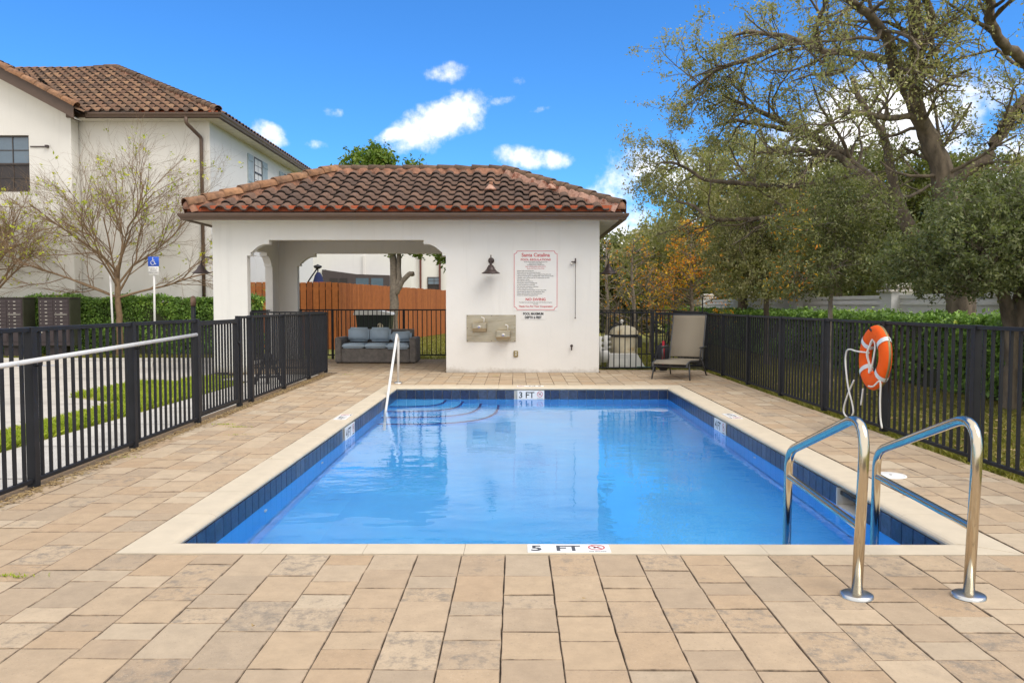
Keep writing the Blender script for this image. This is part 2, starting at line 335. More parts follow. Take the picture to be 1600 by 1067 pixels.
# foliage
M['oakleaf'] = leaf_mat('oak_leaf', [(0.0, (0.178, 0.184, 0.087)), (0.4, (0.315, 0.307, 0.138)), (0.75, (0.459, 0.413, 0.210)), (1.0, (0.762, 0.630, 0.371))], 0.42)
M['greyleaf'] = leaf_mat('grey_green_leaf', [(0.0, (0.073, 0.086, 0.041)), (0.5, (0.152, 0.171, 0.077)), (0.85, (0.270, 0.282, 0.130)), (0.97, (0.395, 0.376, 0.185)), (1.0, (0.609, 0.222, 0.062))], 0.42)
M['oliveleaf'] = leaf_mat('olive_leaf', [(0.0, (0.084, 0.095, 0.040)), (0.5, (0.182, 0.190, 0.079)), (0.85, (0.289, 0.289, 0.128)), (1.0, (0.426, 0.365, 0.171))], 0.42)
M['yolive'] = leaf_mat('bright_olive_leaf', [(0.0, (0.072, 0.084, 0.026)), (0.5, (0.150, 0.162, 0.050)), (0.85, (0.240, 0.246, 0.078)), (1.0, (0.432, 0.240, 0.048))], 0.42)
M['orangeleaf'] = leaf_mat('autumn_leaf', [(0.0, (0.664, 0.159, 0.029)), (0.35, (0.800, 0.292, 0.034)), (0.65, (0.800, 0.513, 0.049)), (0.85, (0.612, 0.488, 0.063)), (1.0, (0.800, 0.147, 0.043))], 0.45)
M['hedge'] = leaf_mat('hedge_leaf', [(0.0, (0.101, 0.173, 0.052)), (0.5, (0.191, 0.325, 0.071)), (0.85, (0.342, 0.521, 0.102)), (0.96, (0.593, 0.739, 0.130)), (1.0, (0.800, 0.800, 0.152))], 0.22)
M['springleaf'] = leaf_mat('yellow_green_leaf', [(0.0, (0.254, 0.333, 0.039)), (0.6, (0.476, 0.508, 0.063)), (1.0, (0.714, 0.572, 0.047))], 0.35)
M['freshleaf'] = leaf_mat('fresh_green_leaf', [(0.0, (0.078, 0.133, 0.022)), (0.6, (0.156, 0.242, 0.035)), (0.92, (0.265, 0.312, 0.047)), (1.0, (0.421, 0.265, 0.062))], 0.3)
M['blade'] = leaf_mat('grass_blade', [(0.0, (0.14, 0.15, 0.025)), (0.5, (0.23, 0.22, 0.045)), (1.0, (0.36, 0.29, 0.09))], 0.3)
M['bladeb'] = leaf_mat('bright_grass_blade', [(0.0, (0.230, 0.297, 0.024)), (0.5, (0.378, 0.459, 0.041)), (1.0, (0.567, 0.567, 0.081))], 0.3)
M['litter'] = leaf_mat('dry_litter', [(0.0, (0.20, 0.12, 0.05)), (0.5, (0.34, 0.23, 0.10)), (1.0, (0.45, 0.36, 0.20))], 0.0, 0.9)
M['core'] = pm('hedge_twigs', (0.030, 0.034, 0.014), 0.95, var=0.4, scale=14)

# ------------------------------------------------------------------ object helpers
def origin(o):
    v = Vector((0, 0, 0))
    while o: v = v + o.location; o = o.parent
    return v
def tag(o, label=None, cat=None, group=None, kind=None):
    if label: o['label'] = label
    if cat: o['category'] = cat
    if group: o['group'] = group
    if kind: o['kind'] = kind
    return o
def thing(name, label, cat, loc=(0, 0, 0), rz=0, group=None):
    o = bpy.data.objects.new(name, None); o.empty_display_size = 0.1
    COL.objects.link(o); o.location = loc; o.rotation_euler.z = rz
    return tag(o, label, cat, group)
def link(name, me, parent=None, loc=None, rot=None):
    o = bpy.data.objects.new(name, me); COL.objects.link(o)
    if parent: o.parent = parent
    if loc is not None: o.location = loc
    if rot is not None:
        if isinstance(rot, Matrix): o.rotation_euler = rot.to_euler()
        else: o.rotation_euler = rot
    return o
class MB:
    """collects simple shapes, builds them as ONE mesh object"""
    def __init__(s): s.v = []; s.f = []; s.s = []
    def add(s, v, f, smooth=False):
        k = len(s.v); s.v += [tuple(p) for p in v]; s.f += [tuple(i + k for i in q) for q in f]; s.s += [smooth] * len(f); return s
    def box(s, a, b, ch=0.0):
        x0, y0, z0 = (min(a[i], b[i]) for i in range(3)); x1, y1, z1 = (max(a[i], b[i]) for i in range(3))
        if ch <= 0:
            v = [(x, y, z) for z in (z0, z1) for y in (y0, y1) for x in (x0, x1)]
            return s.add(v, [(0, 2, 3, 1), (4, 5, 7, 6), (0, 1, 5, 4), (2, 6, 7, 3), (0, 4, 6, 2), (1, 3, 7, 5)])
        bm = bmesh.new(); bmesh.ops.create_cube(bm, size=1)
        for w in bm.verts: w.co = ((x0 + x1) / 2 + w.co.x * (x1 - x0), (y0 + y1) / 2 + w.co.y * (y1 - y0), (z0 + z1) / 2 + w.co.z * (z1 - z0))
        bmesh.ops.bevel(bm, geom=bm.edges[:], offset=ch, segments=1, affect='EDGES')
        bm.verts.ensure_lookup_table(); bm.verts.index_update()
        s.add([w.co[:] for w in bm.verts], [[w.index for w in q.verts] for q in bm.faces]); bm.free(); return s
    def rbox(s, a, b, r, seg=3, puff=0.0):
        """rounded, optionally puffed box (cushions)"""
        bm = bmesh.new(); bmesh.ops.create_cube(bm, size=1)
        c = [(a[i] + b[i]) / 2 for i in range(3)]; d = [abs(b[i] - a[i]) for i in range(3)]
        for w in bm.verts: w.co = (w.co.x * d[0], w.co.y * d[1], w.co.z * d[2])
        bmesh.ops.bevel(bm, geom=bm.edges[:], offset=r, segments=seg, affect='EDGES')
        if puff: bmesh.ops.subdivide_edges(bm, edges=bm.edges[:], cuts=2, use_grid_fill=True)
        for w in bm.verts:
            if puff:
                k = [1 - min(1, abs(2 * w.co[i] / d[i])) ** 2 for i in range(3)]
                j = min(range(3), key=lambda i: d[i]); o = [i for i in range(3) if i != j]
                w.co[j] *= 1 + puff * k[o[0]] * k[o[1]] - puff * 0.3
            w.co = Vector(w.co) + Vector(c)
        bm.verts.index_update()
        s.add([w.co[:] for w in bm.verts], [[w.index for w in q.verts] for q in bm.faces], True); bm.free(); return s
    def tube(s, pts, r, n=8, cap=True, smooth=True):
        pts = [Vector(p) for p in pts]; rs = r if hasattr(r, '__len__') else [r] * len(pts)
        v = []; f = []; prev = None
        for i, p in enumerate(pts):
            d = (pts[min(i + 1, len(pts) - 1)] - pts[max(i - 1, 0)]).normalized()
            if prev is None:
                prev = d.orthogonal().normalized()
            u = (prev - d * prev.dot(d)).normalized(); w = d.cross(u); prev = u
            for k in range(n):
                t = 2 * math.pi * k / n; v.append(p + (u * math.cos(t) + w * math.sin(t)) * rs[i])
        for i in range(len(pts) - 1):
            for k in range(n):
                f.append((i * n + k, i * n + (k + 1) % n, (i + 1) * n + (k + 1) % n, (i + 1) * n + k))
        if cap:
            f.append(tuple(reversed(range(n)))); f.append(tuple((len(pts) - 1) * n + k for k in range(n)))
        return s.add(v, f, smooth)
    def prism(s, poly, o, u, w, d):
        """polygon poly (2-D) on the plane origin o, axes u, w, extruded by vector d"""
        o, u, w, d = map(Vector, (o, u, w, d)); k = len(poly)
        a = [o + u * x + w * y for x, y in poly]
        v = a + [p + d for p in a]
        flip = u.cross(w).dot(d) > 0
        f = [tuple(range(k)), tuple(reversed(range(k, 2 * k)))] + [(i, i + k, (i + 1) % k + k, (i + 1) % k) for i in range(k)]
        if flip: f = [tuple(reversed(q)) for q in f]
        return s.add(v, f)
    def lathe(s, prof, c, n=16, axis='z', smooth=True):
        v = []; f = []; m_ = len(prof)
        for k in range(n):
            t = 2 * math.pi * k / n
            for (r_, h) in prof:
                if axis == 'z': v.append((c[0] + r_ * math.cos(t), c[1] + r_ * math.sin(t), c[2] + h))
                elif axis == 'y': v.append((c[0] + r_ * math.cos(t), c[1] + h, c[2] + r_ * math.sin(t)))
                else: v.append((c[0] + h, c[1] + r_ * math.cos(t), c[2] + r_ * math.sin(t)))
        for k in range(n):
            for i in range(m_ - 1):
                q = (k * m_ + i, ((k + 1) % n) * m_ + i, ((k + 1) % n) * m_ + i + 1, k * m_ + i + 1)
                f.append(q)
        return s.add(v, f, smooth)
    def torus(s, c, R_, r_, nrm, n=32, k=10, ex=1.0):
        nrm = Vector(nrm).normalized(); u = nrm.orthogonal().normalized(); w = nrm.cross(u); v = []; f = []
        for i in range(n):
            t = 2 * math.pi * i / n; d = u * math.cos(t) + w * math.sin(t)
            for j in range(k):
                a = 2 * math.pi * j / k; v.append(Vector(c) + d * (R_ + r_ * math.cos(a)) + nrm * r_ * ex * math.sin(a))
        for i in range(n):
            for j in range(k):
                f.append((i * k + j, ((i + 1) % n) * k + j, ((i + 1) % n) * k + (j + 1) % k, i * k + (j + 1) % k))
        return s.add(v, f, True)
    def mesh(s, name, mat):
        me = bpy.data.meshes.new(name); me.from_pydata(s.v, [], s.f)
        me.materials.append(mat); me.polygons.foreach_set('use_smooth', s.s); me.update(); return me
    def build(s, name, mat, parent=None, local=False):
        """coordinates are world ones unless local"""
        if parent and not local:
            o_ = origin(parent); s.v = [(p[0] - o_[0], p[1] - o_[1], p[2] - o_[2]) for p in s.v]
        return link(name, s.mesh(name, mat), parent)
    def top(s, name, mat, label, cat, group=None, base=None):
        """a one-mesh thing with its origin at its base"""
        a = np.array(s.v)
        b_ = Vector(base) if base else Vector(((a[:, 0].min() + a[:, 0].max()) / 2, (a[:, 1].min() + a[:, 1].max()) / 2, a[:, 2].min()))
        s.v = [(p[0] - b_[0], p[1] - b_[1], p[2] - b_[2]) for p in s.v]
        return tag(link(name, s.mesh(name, mat), None, b_), label, cat, group)
def npmesh(name, V, Q, mat, smooth=False):
    """quads from numpy arrays"""
    V = np.asarray(V, dtype=np.float32); Q = np.asarray(Q, dtype=np.int32)
    me = bpy.data.meshes.new(name); k = Q.shape[1]
    me.vertices.add(len(V)); me.vertices.foreach_set('co', V.ravel())
    me.loops.add(Q.size); me.loops.foreach_set('vertex_index', Q.ravel())
    me.polygons.add(len(Q)); me.polygons.foreach_set('loop_start', np.arange(0, Q.size, k, dtype=np.int32))
    if smooth: me.polygons.foreach_set('use_smooth', np.ones(len(Q), dtype=bool))
    me.materials.append(mat); me.update(calc_edges=True); return me
_txt = {}
def text(body, size, o, u, w, mat, parent, name='lettering', align='CENTER', depth=0.001, sx=1.0, bold=0.0):
    """lettering as a thin mesh; o: centre of the baseline, u: reading direction, w: up"""
    cu = bpy.data.curves.new('text_curve', 'FONT'); cu.body = body; cu.size = size; cu.align_x = align; cu.extrude = depth; cu.offset = bold; cu.resolution_u = 3
    t = bpy.data.objects.new('text_tmp', cu); COL.objects.link(t)
    me = bpy.data.meshes.new_from_object(t.evaluated_get(bpy.context.evaluated_depsgraph_get()))
    bpy.data.objects.remove(t); bpy.data.curves.remove(cu)
    u, w = Vector(u).normalized(), Vector(w).normalized(); nn = u.cross(w)
    org = origin(parent)
    for v in me.vertices:
        c = v.co.copy(); v.co = Vector(o) + u * c.x * sx + w * c.y + nn * c.z - org
    me.materials.clear(); me.materials.append(mat)
    return link(name, me, parent)
def no_diving(c, u, w, r, parent, cap=True):
    """red ring, slash and a small figure"""
    u, w = Vector(u), Vector(w); nn = u.cross(w).normalized(); c = Vector(c)
    b_ = MB(); N = 24; v = []; f = []
    for i in range(N):
        t = 2 * math.pi * i / N; d = u * math.cos(t) + w * math.sin(t)
        v += [c + d * r + nn * 0.0015, c + d * r * 0.84 + nn * 0.0015]
    for i in range(N): f.append((2 * i, 2 * ((i + 1) % N), 2 * ((i + 1) % N) + 1, 2 * i + 1))
    b_.add(v, f); p = (u * -0.6 + w * 0.6) * r; q = (w * 0.5 + u * 0.5).normalized() * r * 0.08
    b_.add([c + p + q + nn * 0.002, c + p - q + nn * 0.002, c - p - q + nn * 0.002, c - p + q + nn * 0.002], [(0, 1, 2, 3)])
    b_.build('prohibition_ring', M['red'], parent)
    g_ = MB()
    def blob(x, y, rx, ry):
        vv = [c + u * (x + rx * math.cos(2 * math.pi * i / 10)) * r + w * (y + ry * math.sin(2 * math.pi * i / 10)) * r + nn * 0.001 for i in range(10)]
        g_.add(vv, [tuple(range(10))])
    blob(-0.25, -0.15, 0.14, 0.16); blob(-0.02, 0.08, 0.30, 0.12); blob(0.3, 0.28, 0.22, 0.08)
    g_.build('diver_figure', M['black'], parent)
def cpath(pts, n=6):
    """Catmull-Rom through points"""
    P = [Vector(p) for p in pts]; P = [P[0] * 2 - P[1]] + P + [P[-1] * 2 - P[-2]]; out = []
    for i in range(1, len(P) - 2):
        a, b_, c, d = P[i - 1:i + 3]
        for k in range(n):
            t = k / n; out.append(0.5 * ((2 * b_) + (c - a) * t + (2 * a - 5 * b_ + 4 * c - d) * t * t + (3 * b_ - a - 3 * c + d) * t ** 3))
    out.append(P[-2]); return out
def bend(pts, r, n=6):
    """polyline with rounded corners of radius r"""
    P = [Vector(p) for p in pts]; out = [P[0]]
    for i in range(1, len(P) - 1):
        a, b_ = (P[i - 1] - P[i]).normalized(), (P[i + 1] - P[i]).normalized()
        ang = a.angle(b_); t = r / math.tan(ang / 2); t = min(t, (P[i - 1] - P[i]).length * 0.49, (P[i + 1] - P[i]).length * 0.49)
        p0, p1 = P[i] + a * t, P[i] + b_ * t
        for k in range(n + 1):
            s_ = k / n; out.append(p0 * (1 - s_) ** 2 + P[i] * 2 * s_ * (1 - s_) + p1 * s_ * s_)
    out.append(P[-1]); return out

# ================================================================== ground and paving
def sheet(name, poly, z, mat, kind='structure'):
    b_ = MB(); b_.add([(x, y, z) for x, y in poly], [tuple(range(len(poly)))])
    o = link(name, b_.mesh(name, mat)); return tag(o, kind=kind)
PX0, PX1, PY0, PY1 = -2.02, 2.58, 4.67, 13.50        # pool: inner edge of the coping
# the lawn: one sheet to the horizon, with an opening where the deck and the pool are
b_ = MB()
hx0, hx1, hy0, hy1 = -3.9, 4.0, -6, 16.4
for (a, b2, c, d) in ((-900, hx0, -900, 1800), (hx1, 900, -900, 1800), (hx0, hx1, -900, hy0), (hx0, hx1, hy1, 1800)):
    b_.add([(a, c, -0.06), (b2, c, -0.06), (b2, d, -0.06), (a, d, -0.06)], [(0, 1, 2, 3)])
ground = tag(link('ground', b_.mesh('ground', M['lawn'])), kind='structure')
# outside the left fence: parking court of concrete, walk, kerb
sheet('parking_court', [(-60, -30), (-5.75, -30), (-5.75, 11.6), (-6.9, 12.35), (-7.3, 13.3), (-7.0, 14.5), (-6.4, 14.9), (-6.4, 19.9), (-60, 19.9)], -0.045, M['concrete'])
sheet('sidewalk', [(-5.12, -30), (-3.92, -30), (-3.92, 16.4), (-5.6, 16.4), (-5.6, 15.4), (-6.4, 15.4), (-6.4, 14.9), (-5.0, 14.9)], -0.03, M['walk'])
b_ = MB(); b_.box((-60, 19.9, -0.06), (-6.4, 20.1, 0.06), 0.012); tag(b_.build('kerb', M['walk']), kind='structure')
b_ = MB(); 
for x in (-9.2, -12.2, -15.2): b_.add([(x, 12.5, -0.041), (x + 0.012, 12.5, -0.041), (x + 0.012, 19.9, -0.041), (x, 19.9, -0.041)], [(0, 1, 2, 3)])
for y in (11.6, 15.6): b_.add([(-20, y, -0.041), (-5.9 if y < 12 else -6.5, y, -0.041), (-5.9 if y < 12 else -6.5, y + 0.014, -0.041), (-20, y + 0.014, -0.041)], [(0, 1, 2, 3)])
for y in np.arange(2, 16, 1.5): b_.add([(-5.1, y, -0.026), (-3.93, y, -0.026), (-3.93, y + 0.012, -0.026), (-5.1, y + 0.012, -0.026)], [(0, 1, 2, 3)])
tag(b_.build('expansion_joints', M['joint']), kind='structure')
b_ = MB(); b_.add([(-14.6, 17.9, -0.04), (-11.0, 18.9, -0.04), (-11.0, 19.0, -0.04), (-14.6, 18.0, -0.04)], [(0, 1, 2, 3)])
tag(b_.build('road_marking', M['bluepaint']), kind='structure')

# the deck: bedding sheet with the pavers in it
deck = MB()
DX0, DX1 = -3.90, 4.02
ox0, ox1, oy0, oy1 = PX0 - 0.23, PX1 + 0.27, PY0 - 0.21, PY1 + 0.38
for (a, b2, c, d) in ((DX0, ox0, -6, 16.5), (ox1, DX1, -6, 16.5), (ox0, ox1, -6, oy0), (ox0, ox1, oy1, 16.5), (-6.27, 1.7, 16.5, 20.8), (1.7, 4.02, 16.5, 17.3)):
    deck.add([(a, c, -0.016), (b2, c, -0.016), (b2, d, -0.016), (a, d, -0.016)], [(0, 1, 2, 3)])
deck = tag(deck.build('pool_deck', M['joint']), kind='structure')
WCOL = 0.2465
pav = []
def run_column(x0, x1, y0, y1, seed):
    rr = random.Random(seed); y = y1 - rr.random() * 0.0
    y = y1
    while y > y0 + 0.05:
        L_ = rr.choices((0.177, 0.266, 0.355), (3, 2.2, 3))[0]
        ya = max(y0, y - L_)
        if ya - y0 < 0.06: ya = y0
        pav.append((x0, x1, ya, y)); y = ya
for k in range(-26, 20):
    xa = -0.06 + k * WCOL; xb = xa + WCOL
    if k < -24 or xa > 4.0: continue
    lo, hi = max(xa, -3.68), min(xb, 4.0)
    if hi - lo > 0.04:
        yend = 16.49
        L0, R0 = PX0 - 0.253, PX1 + 0.293
        if hi <= L0 + 0.001 or lo >= R0 - 0.001: run_column(lo, hi, 0.3, yend, k)
        else:
            run_column(lo, hi, 0.3, PY0 - 0.233, k)
            run_column(lo, hi, PY1 + 0.403, yend, k + 100)
            if lo < L0 - 0.03: run_column(lo, L0, PY0 - 0.233, PY1 + 0.403, k + 200)
            if hi > R0 + 0.03: run_column(R0, hi, PY0 - 0.233, PY1 + 0.403, k + 200)
    # floor of the pavilion, and the strip beside it
    lo, hi = max(xa, -6.05), min(xb, -1.47)
    if hi - lo > 0.04: run_column(lo, hi, 16.49, 20.55, k + 300)
    lo, hi = max(xa, 1.76), min(xb, 4.0)
    if hi - lo > 0.04: run_column(lo, hi, 16.49, 17.2, k + 400)
for k in range(-24, -16):
    xa = -0.06 + k * WCOL; run_column(max(xa, -6.05), xa + WCOL, 16.49, 20.55, k + 500) if xa + WCOL < -3.68 - 0.2 and False else None
def in_view(p):
    x, y = (p[0] + p[1]) / 2, (p[2] + p[3]) / 2
    return y > 2.85 and abs(x) < 0.66 * y + 0.1
pav.sort(key=lambda p: (not in_view(p), p[2] + 0.15 * abs(p[0])))
pcache = {}
def paver_shape(b_, x0, x1, y0, y1, zt, g_=0.0035, tilt=(0, 0)):
    c = 0.0028
    gy_ = g_ * 1.7; X0, X1, Y0, Y1 = x0 + g_ / 2, x1 - g_ / 2, y0 + gy_ / 2, y1 - gy_ / 2
    cx, cy = (X0 + X1) / 2, (Y0 + Y1) / 2
    zz = lambda x, y, z: z + (x - cx) * tilt[0] + (y - cy) * tilt[1]
    cor = [(X0, Y0), (X1, Y0), (X1, Y1), (X0, Y1)]; a = []
    for i in range(4):
        p, q_ = cor[i], cor[(i + 1) % 4]; a.append(p)
        for t in (0.33, 0.67):
            j = abs(random.gauss(0, 0.0016)); t += random.uniform(-.1, .1); x, y = p[0] + (q_[0] - p[0]) * t, p[1] + (q_[1] - p[1]) * t
            a.append((x + (j if i == 3 else -j if i == 1 else 0), y + (j if i == 0 else -j if i == 2 else 0)))
    n_ = len(a); sx_, sy_ = 1 - 2 * c / (X1 - X0), 1 - 2 * c / (Y1 - Y0)
    t = [(cx + (x - cx) * sx_, cy + (y - cy) * sy_) for x, y in a]
    v = [(x, y, -0.03) for x, y in a] + [(x, y, zz(x, y, zt - c * random.uniform(0.7, 1.3))) for x, y in a] + [(x, y, zz(x, y, zt)) for x, y in t]
    f = [(i, (i + 1) % n_, n_ + (i + 1) % n_, n_ + i) for i in range(n_)] + [(n_ + i, n_ + (i + 1) % n_, 2 * n_ + (i + 1) % n_, 2 * n_ + i) for i in range(n_)] + [tuple(range(2 * n_, 3 * n_))]
    b_.add(v, f); b_.mi = getattr(b_, 'mi', []) + [1] * (2 * n_) + [0]
rest = MB()
for i, (x0, x1, y0, y1) in enumerate(pav):
    zt = random.uniform(-0.002, 0.0025); tl = (random.gauss(0, 0.006), random.gauss(0, 0.006)); ga = random.uniform(0.002, 0.004)
    if i < 300:
        key = (round(x1 - x0, 3), round(y1 - y0, 3), random.randrange(4))
        if key not in pcache:
            q = MB(); w, h = x1 - x0, y1 - y0; paver_shape(q, -w / 2, w / 2, -h / 2, h / 2, 0.0, 0.0028); pcache[key] = q.mesh('paver', M['paver']); pcache[key].materials.append(M['edge']); pcache[key].polygons.foreach_set('material_index', q.mi)
        link('paver', pcache[key], deck, ((x0 + x1) / 2, (y0 + y1) / 2, zt), (tl[1], -tl[0], random.gauss(0, 0.002)))
    else: paver_shape(rest, x0, x1, y0, y1, zt, ga, tl)
o = tag(rest.build('paver_field', M['paver_s'], deck), kind='stuff'); o.data.materials.append(M['edge']); o.data.polygons.foreach_set('material_index', rest.mi)

# ================================================================== pool
pool = thing('swimming_pool', 'rectangular swimming pool with blue floor and a band of navy tiles', 'pool', ((PX0 + PX1) / 2, PY0, 0))
WZ = -0.20
TZ = -0.123
def prof_ring(b_, off, z):   # rectangle ring offset inwards
    return [(PX0 + off, PY0 + off, z), (PX1 - off, PY0 + off, z), (PX1 - off, PY1 - off, z), (PX0 + off, PY1 - off, z)]
b_ = MB(); rings = [prof_ring(b_, o_, z) for o_, z in ((-0.022, WZ - 0.003), (-0.012, -0.90), (0.03, -1.0), (0.45, -1.12))]
v = [p for r_ in rings for p in r_]; f = []
for i in range(len(rings) - 1):
    for k in range(4): f.append((i * 4 + k, (i + 1) * 4 + k, (i + 1) * 4 + (k + 1) % 4, i * 4 + (k + 1) % 4))
f.append(tuple((len(rings) - 1) * 4 + k for k in range(4)))
b_.add(v, f); b_.build('basin', M['basin'], pool)
b_ = MB(); r0, r1 = prof_ring(b_, 0.0, -0.842), prof_ring(b_, 0.026, -0.945)
b_.add(r0 + r1, [(k, 4 + k, 4 + (k + 1) % 4, (k + 1) % 4) for k in range(4)]); b_.build('cove_highlight_strip', M['cove_light'], pool)  # strip carrying the painted highlight along the cove
# backing behind the waterline tiles; the skimmer mouth is left open in the right wall
SK0, SK1 = 5.93, 6.36
b_ = MB(); t_ = 0.02
b_.box((PX0 - 0.3, PY0 - 0.2, WZ - 0.02), (PX0 - t_, PY1 + 0.2, -0.046))
for ya, yb in ((PY0 - 0.2, SK0), (SK1, PY1 + 0.2)): b_.box((PX1 + t_, ya, WZ - 0.02), (PX1 + 0.3, yb, -0.046))
b_.box((PX0 - t_, PY1 + t_, WZ - 0.02), (PX1 + t_, PY1 + 0.3, -0.046)); b_.box((PX0 - t_, PY0 - 0.2, WZ - 0.02), (PX1 + t_, PY0 - t_, -0.046))
b_.build('tile_bed', M['grout'], pool)
TP = 0.1524
q = MB(); q.box((-TP / 2 + 0.0035, -0.009, -0.074), (TP / 2 - 0.0035, 0.006, 0.074), 0.0025); tme = q.mesh('waterline_tile', M['tile'])
def tiles(ax, a0, a1, fixed, rz, skip=()):
    k = int(round((a1 - a0) / TP)); st = (a1 - a0) / k
    for i in range(k):
        a = a0 + (i + 0.5) * st
        if any(s0 < a < s1 for s0, s1 in skip): continue
        loc = Vector((a, fixed, TZ) if ax == 'x' else (fixed, a, TZ)) - pool.location
        o = link('waterline_tile', tme, pool, loc, (0, 0, rz)); o.scale.x = st / TP
FT3 = (0.02, 0.49)
tiles('x', PX0, PX1, PY1 + 0.012, 0, [FT3]); tiles('x', PX0, PX1, PY0 - 0.012, math.pi)
L4, R4 = (9.31, 9.92), (9.71, 10.32)
tiles('y', PY0, PY1, PX0 - 0.012, math.pi / 2, [L4]); tiles('y', PY0, PY1, PX1 + 0.012, -math.pi / 2, [(SK0, SK1), R4])
# coping stones with a rounded nose
CP = [(1, -0.046), (1, 0.004), (0.12, 0.004), (0.075, 0.002), (0.035, -0.004), (0.01, -0.014), (0.0, -0.024), (0.01, -0.037), (0.05, -0.046)]
def coping(P, u, out, L, w, wa, wb):
    """stones along P + u*s, out = direction away from the water; ends mitred to widths wa, wb"""
    k = max(1, round(L / 0.61)); st = L / k
    for i in range(k):
        s0, s1 = i * st + (0.0012 if i else 0), (i + 1) * st - (0.0012 if i < k - 1 else 0)
        m0 = -wa / w if i == 0 else 0; m1 = wb / w if i == k - 1 else 0
        v = []; dz = random.uniform(-0.001, 0.001)
        for (f_, z) in CP:
            o_ = f_ * w if f_ == 1 else f_ * 0.5
            if f_ == 0.0: o_ = 0
            v.append(Vector(P) + u * (s0 + o_ * m0) + out * o_ + Vector((0, 0, z + dz)))
        for (f_, z) in CP:
            o_ = f_ * w if f_ == 1 else f_ * 0.5
            v.append(Vector(P) + u * (s1 + o_ * m1) + out * o_ + Vector((0, 0, z + dz)))
        n_ = len(CP); f = [(j, (j + 1) % n_, n_ + (j + 1) % n_, n_ + j) for j in range(n_)] + [tuple(reversed(range(n_))), tuple(range(n_, 2 * n_))]
        b_ = MB(); b_.add(v, f)
        bm = bmesh.new(); me = b_.mesh('t', M['coping']); bm.from_mesh(me); bmesh.ops.recalc_face_normals(bm, faces=bm.faces); 
        b2 = MB(); bm.verts.index_update(); b2.add([w_.co[:] for w_ in bm.verts], [[w_.index for w_ in q_.verts] for q_ in bm.faces]); bm.free(); bpy.data.meshes.remove(me)
        b2.build('coping_stone', M['coping'], pool)
V3 = Vector
WN, WF, WLf, WRt = 0.23, 0.40, 0.25, 0.29
coping(V3((PX0, PY0, 0)), V3((1, 0, 0)), V3((0, -1, 0)), PX1 - PX0, WN, WLf, WRt)
coping(V3((PX0, PY1, 0)), V3((1, 0, 0)), V3((0, 1, 0)), PX1 - PX0, WF, WLf, WRt)
coping(V3((PX0, PY0, 0)), V3((0, 1, 0)), V3((-1, 0, 0)), PY1 - PY0, WLf, WN, WF)
coping(V3((PX1, PY0, 0)), V3((0, 1, 0)), V3((1, 0, 0)), PY1 - PY0, WRt, WN, WF)
# skimmer mouth
b_ = MB(); s0, s1 = SK0 + 0.01, SK1 - 0.01
b_.box((PX1 - 0.004, s0, -0.055), (PX1 + 0.32, s0 + 0.02, WZ - 0.03)); b_.box((PX1 - 0.004, s1 - 0.02, -0.055), (PX1 + 0.32, s1, WZ - 0.03))
b_.box((PX1 + 0.30, s0 + 0.021, -0.055), (PX1 + 0.32, s1 - 0.021, WZ - 0.03)); b_.box((PX1 + 0.0, s0 + 0.021, WZ + 0.0), (PX1 + 0.299, s1 - 0.021, WZ + 0.012))
sk = b_.build('skimmer', M['grout'], pool)
b_ = MB(); b_.box((PX1 + 0.02, s0 + 0.022, -0.075), (PX1 + 0.03, s1 - 0.022, -0.105)); b_.build('weir_flap', M['black'], sk)
# entry steps: quarter rounds in the far left corner
for i, (rx, ry, z) in enumerate(((0.84, 0.86, -0.29), (1.13, 1.22, -0.49), (1.44, 1.62, -0.70), (1.74, 2.05, -0.90))):
    pts = []
    for k in range(33):
        t = k / 32 * math.pi / 2; e = 2 / 3.4
        pts.append((PX0 + rx * math.cos(t) ** e, PY1 - ry * math.sin(t) ** e))
    poly = pts + [(PX0 - 0.015, PY1 - ry), (PX0 - 0.015, PY1 + 0.015), (PX0 + rx, PY1 + 0.015)]
    b_ = MB(); b_.prism(poly, (0, 0, z), (1, 0, 0), (0, 1, 0), (0, 0, -0.24 if i < 3 else -0.3)); st = b_.build('step', M['basin'], pool)
    b_ = MB(); v = []; f = []
    for k, (x, y) in enumerate(pts):
        a, c = pts[max(0, k - 1)], pts[min(32, k + 1)]; d = Vector((c[0] - a[0], c[1] - a[1])).normalized(); n_ = Vector((-d.y, d.x)) * (1 if (x - PX0) * -d.y + (y - PY1) * d.x > 0 else -1)
        v += [(x + n_.x * 0.006, y + n_.y * 0.006, z + 0.006), (x - n_.x * 0.035, y - n_.y * 0.035, z + 0.006), (x + n_.x * 0.006, y + n_.y * 0.006, z - 0.05)]
    for k in range(32): f += [(3 * k, 3 * k + 3, 3 * k + 4, 3 * k + 1), (3 * k + 2, 3 * k + 5, 3 * k + 3, 3 * k)]
    b_.add(v, f); b_.build('edge_stripe', M['navy'], st)
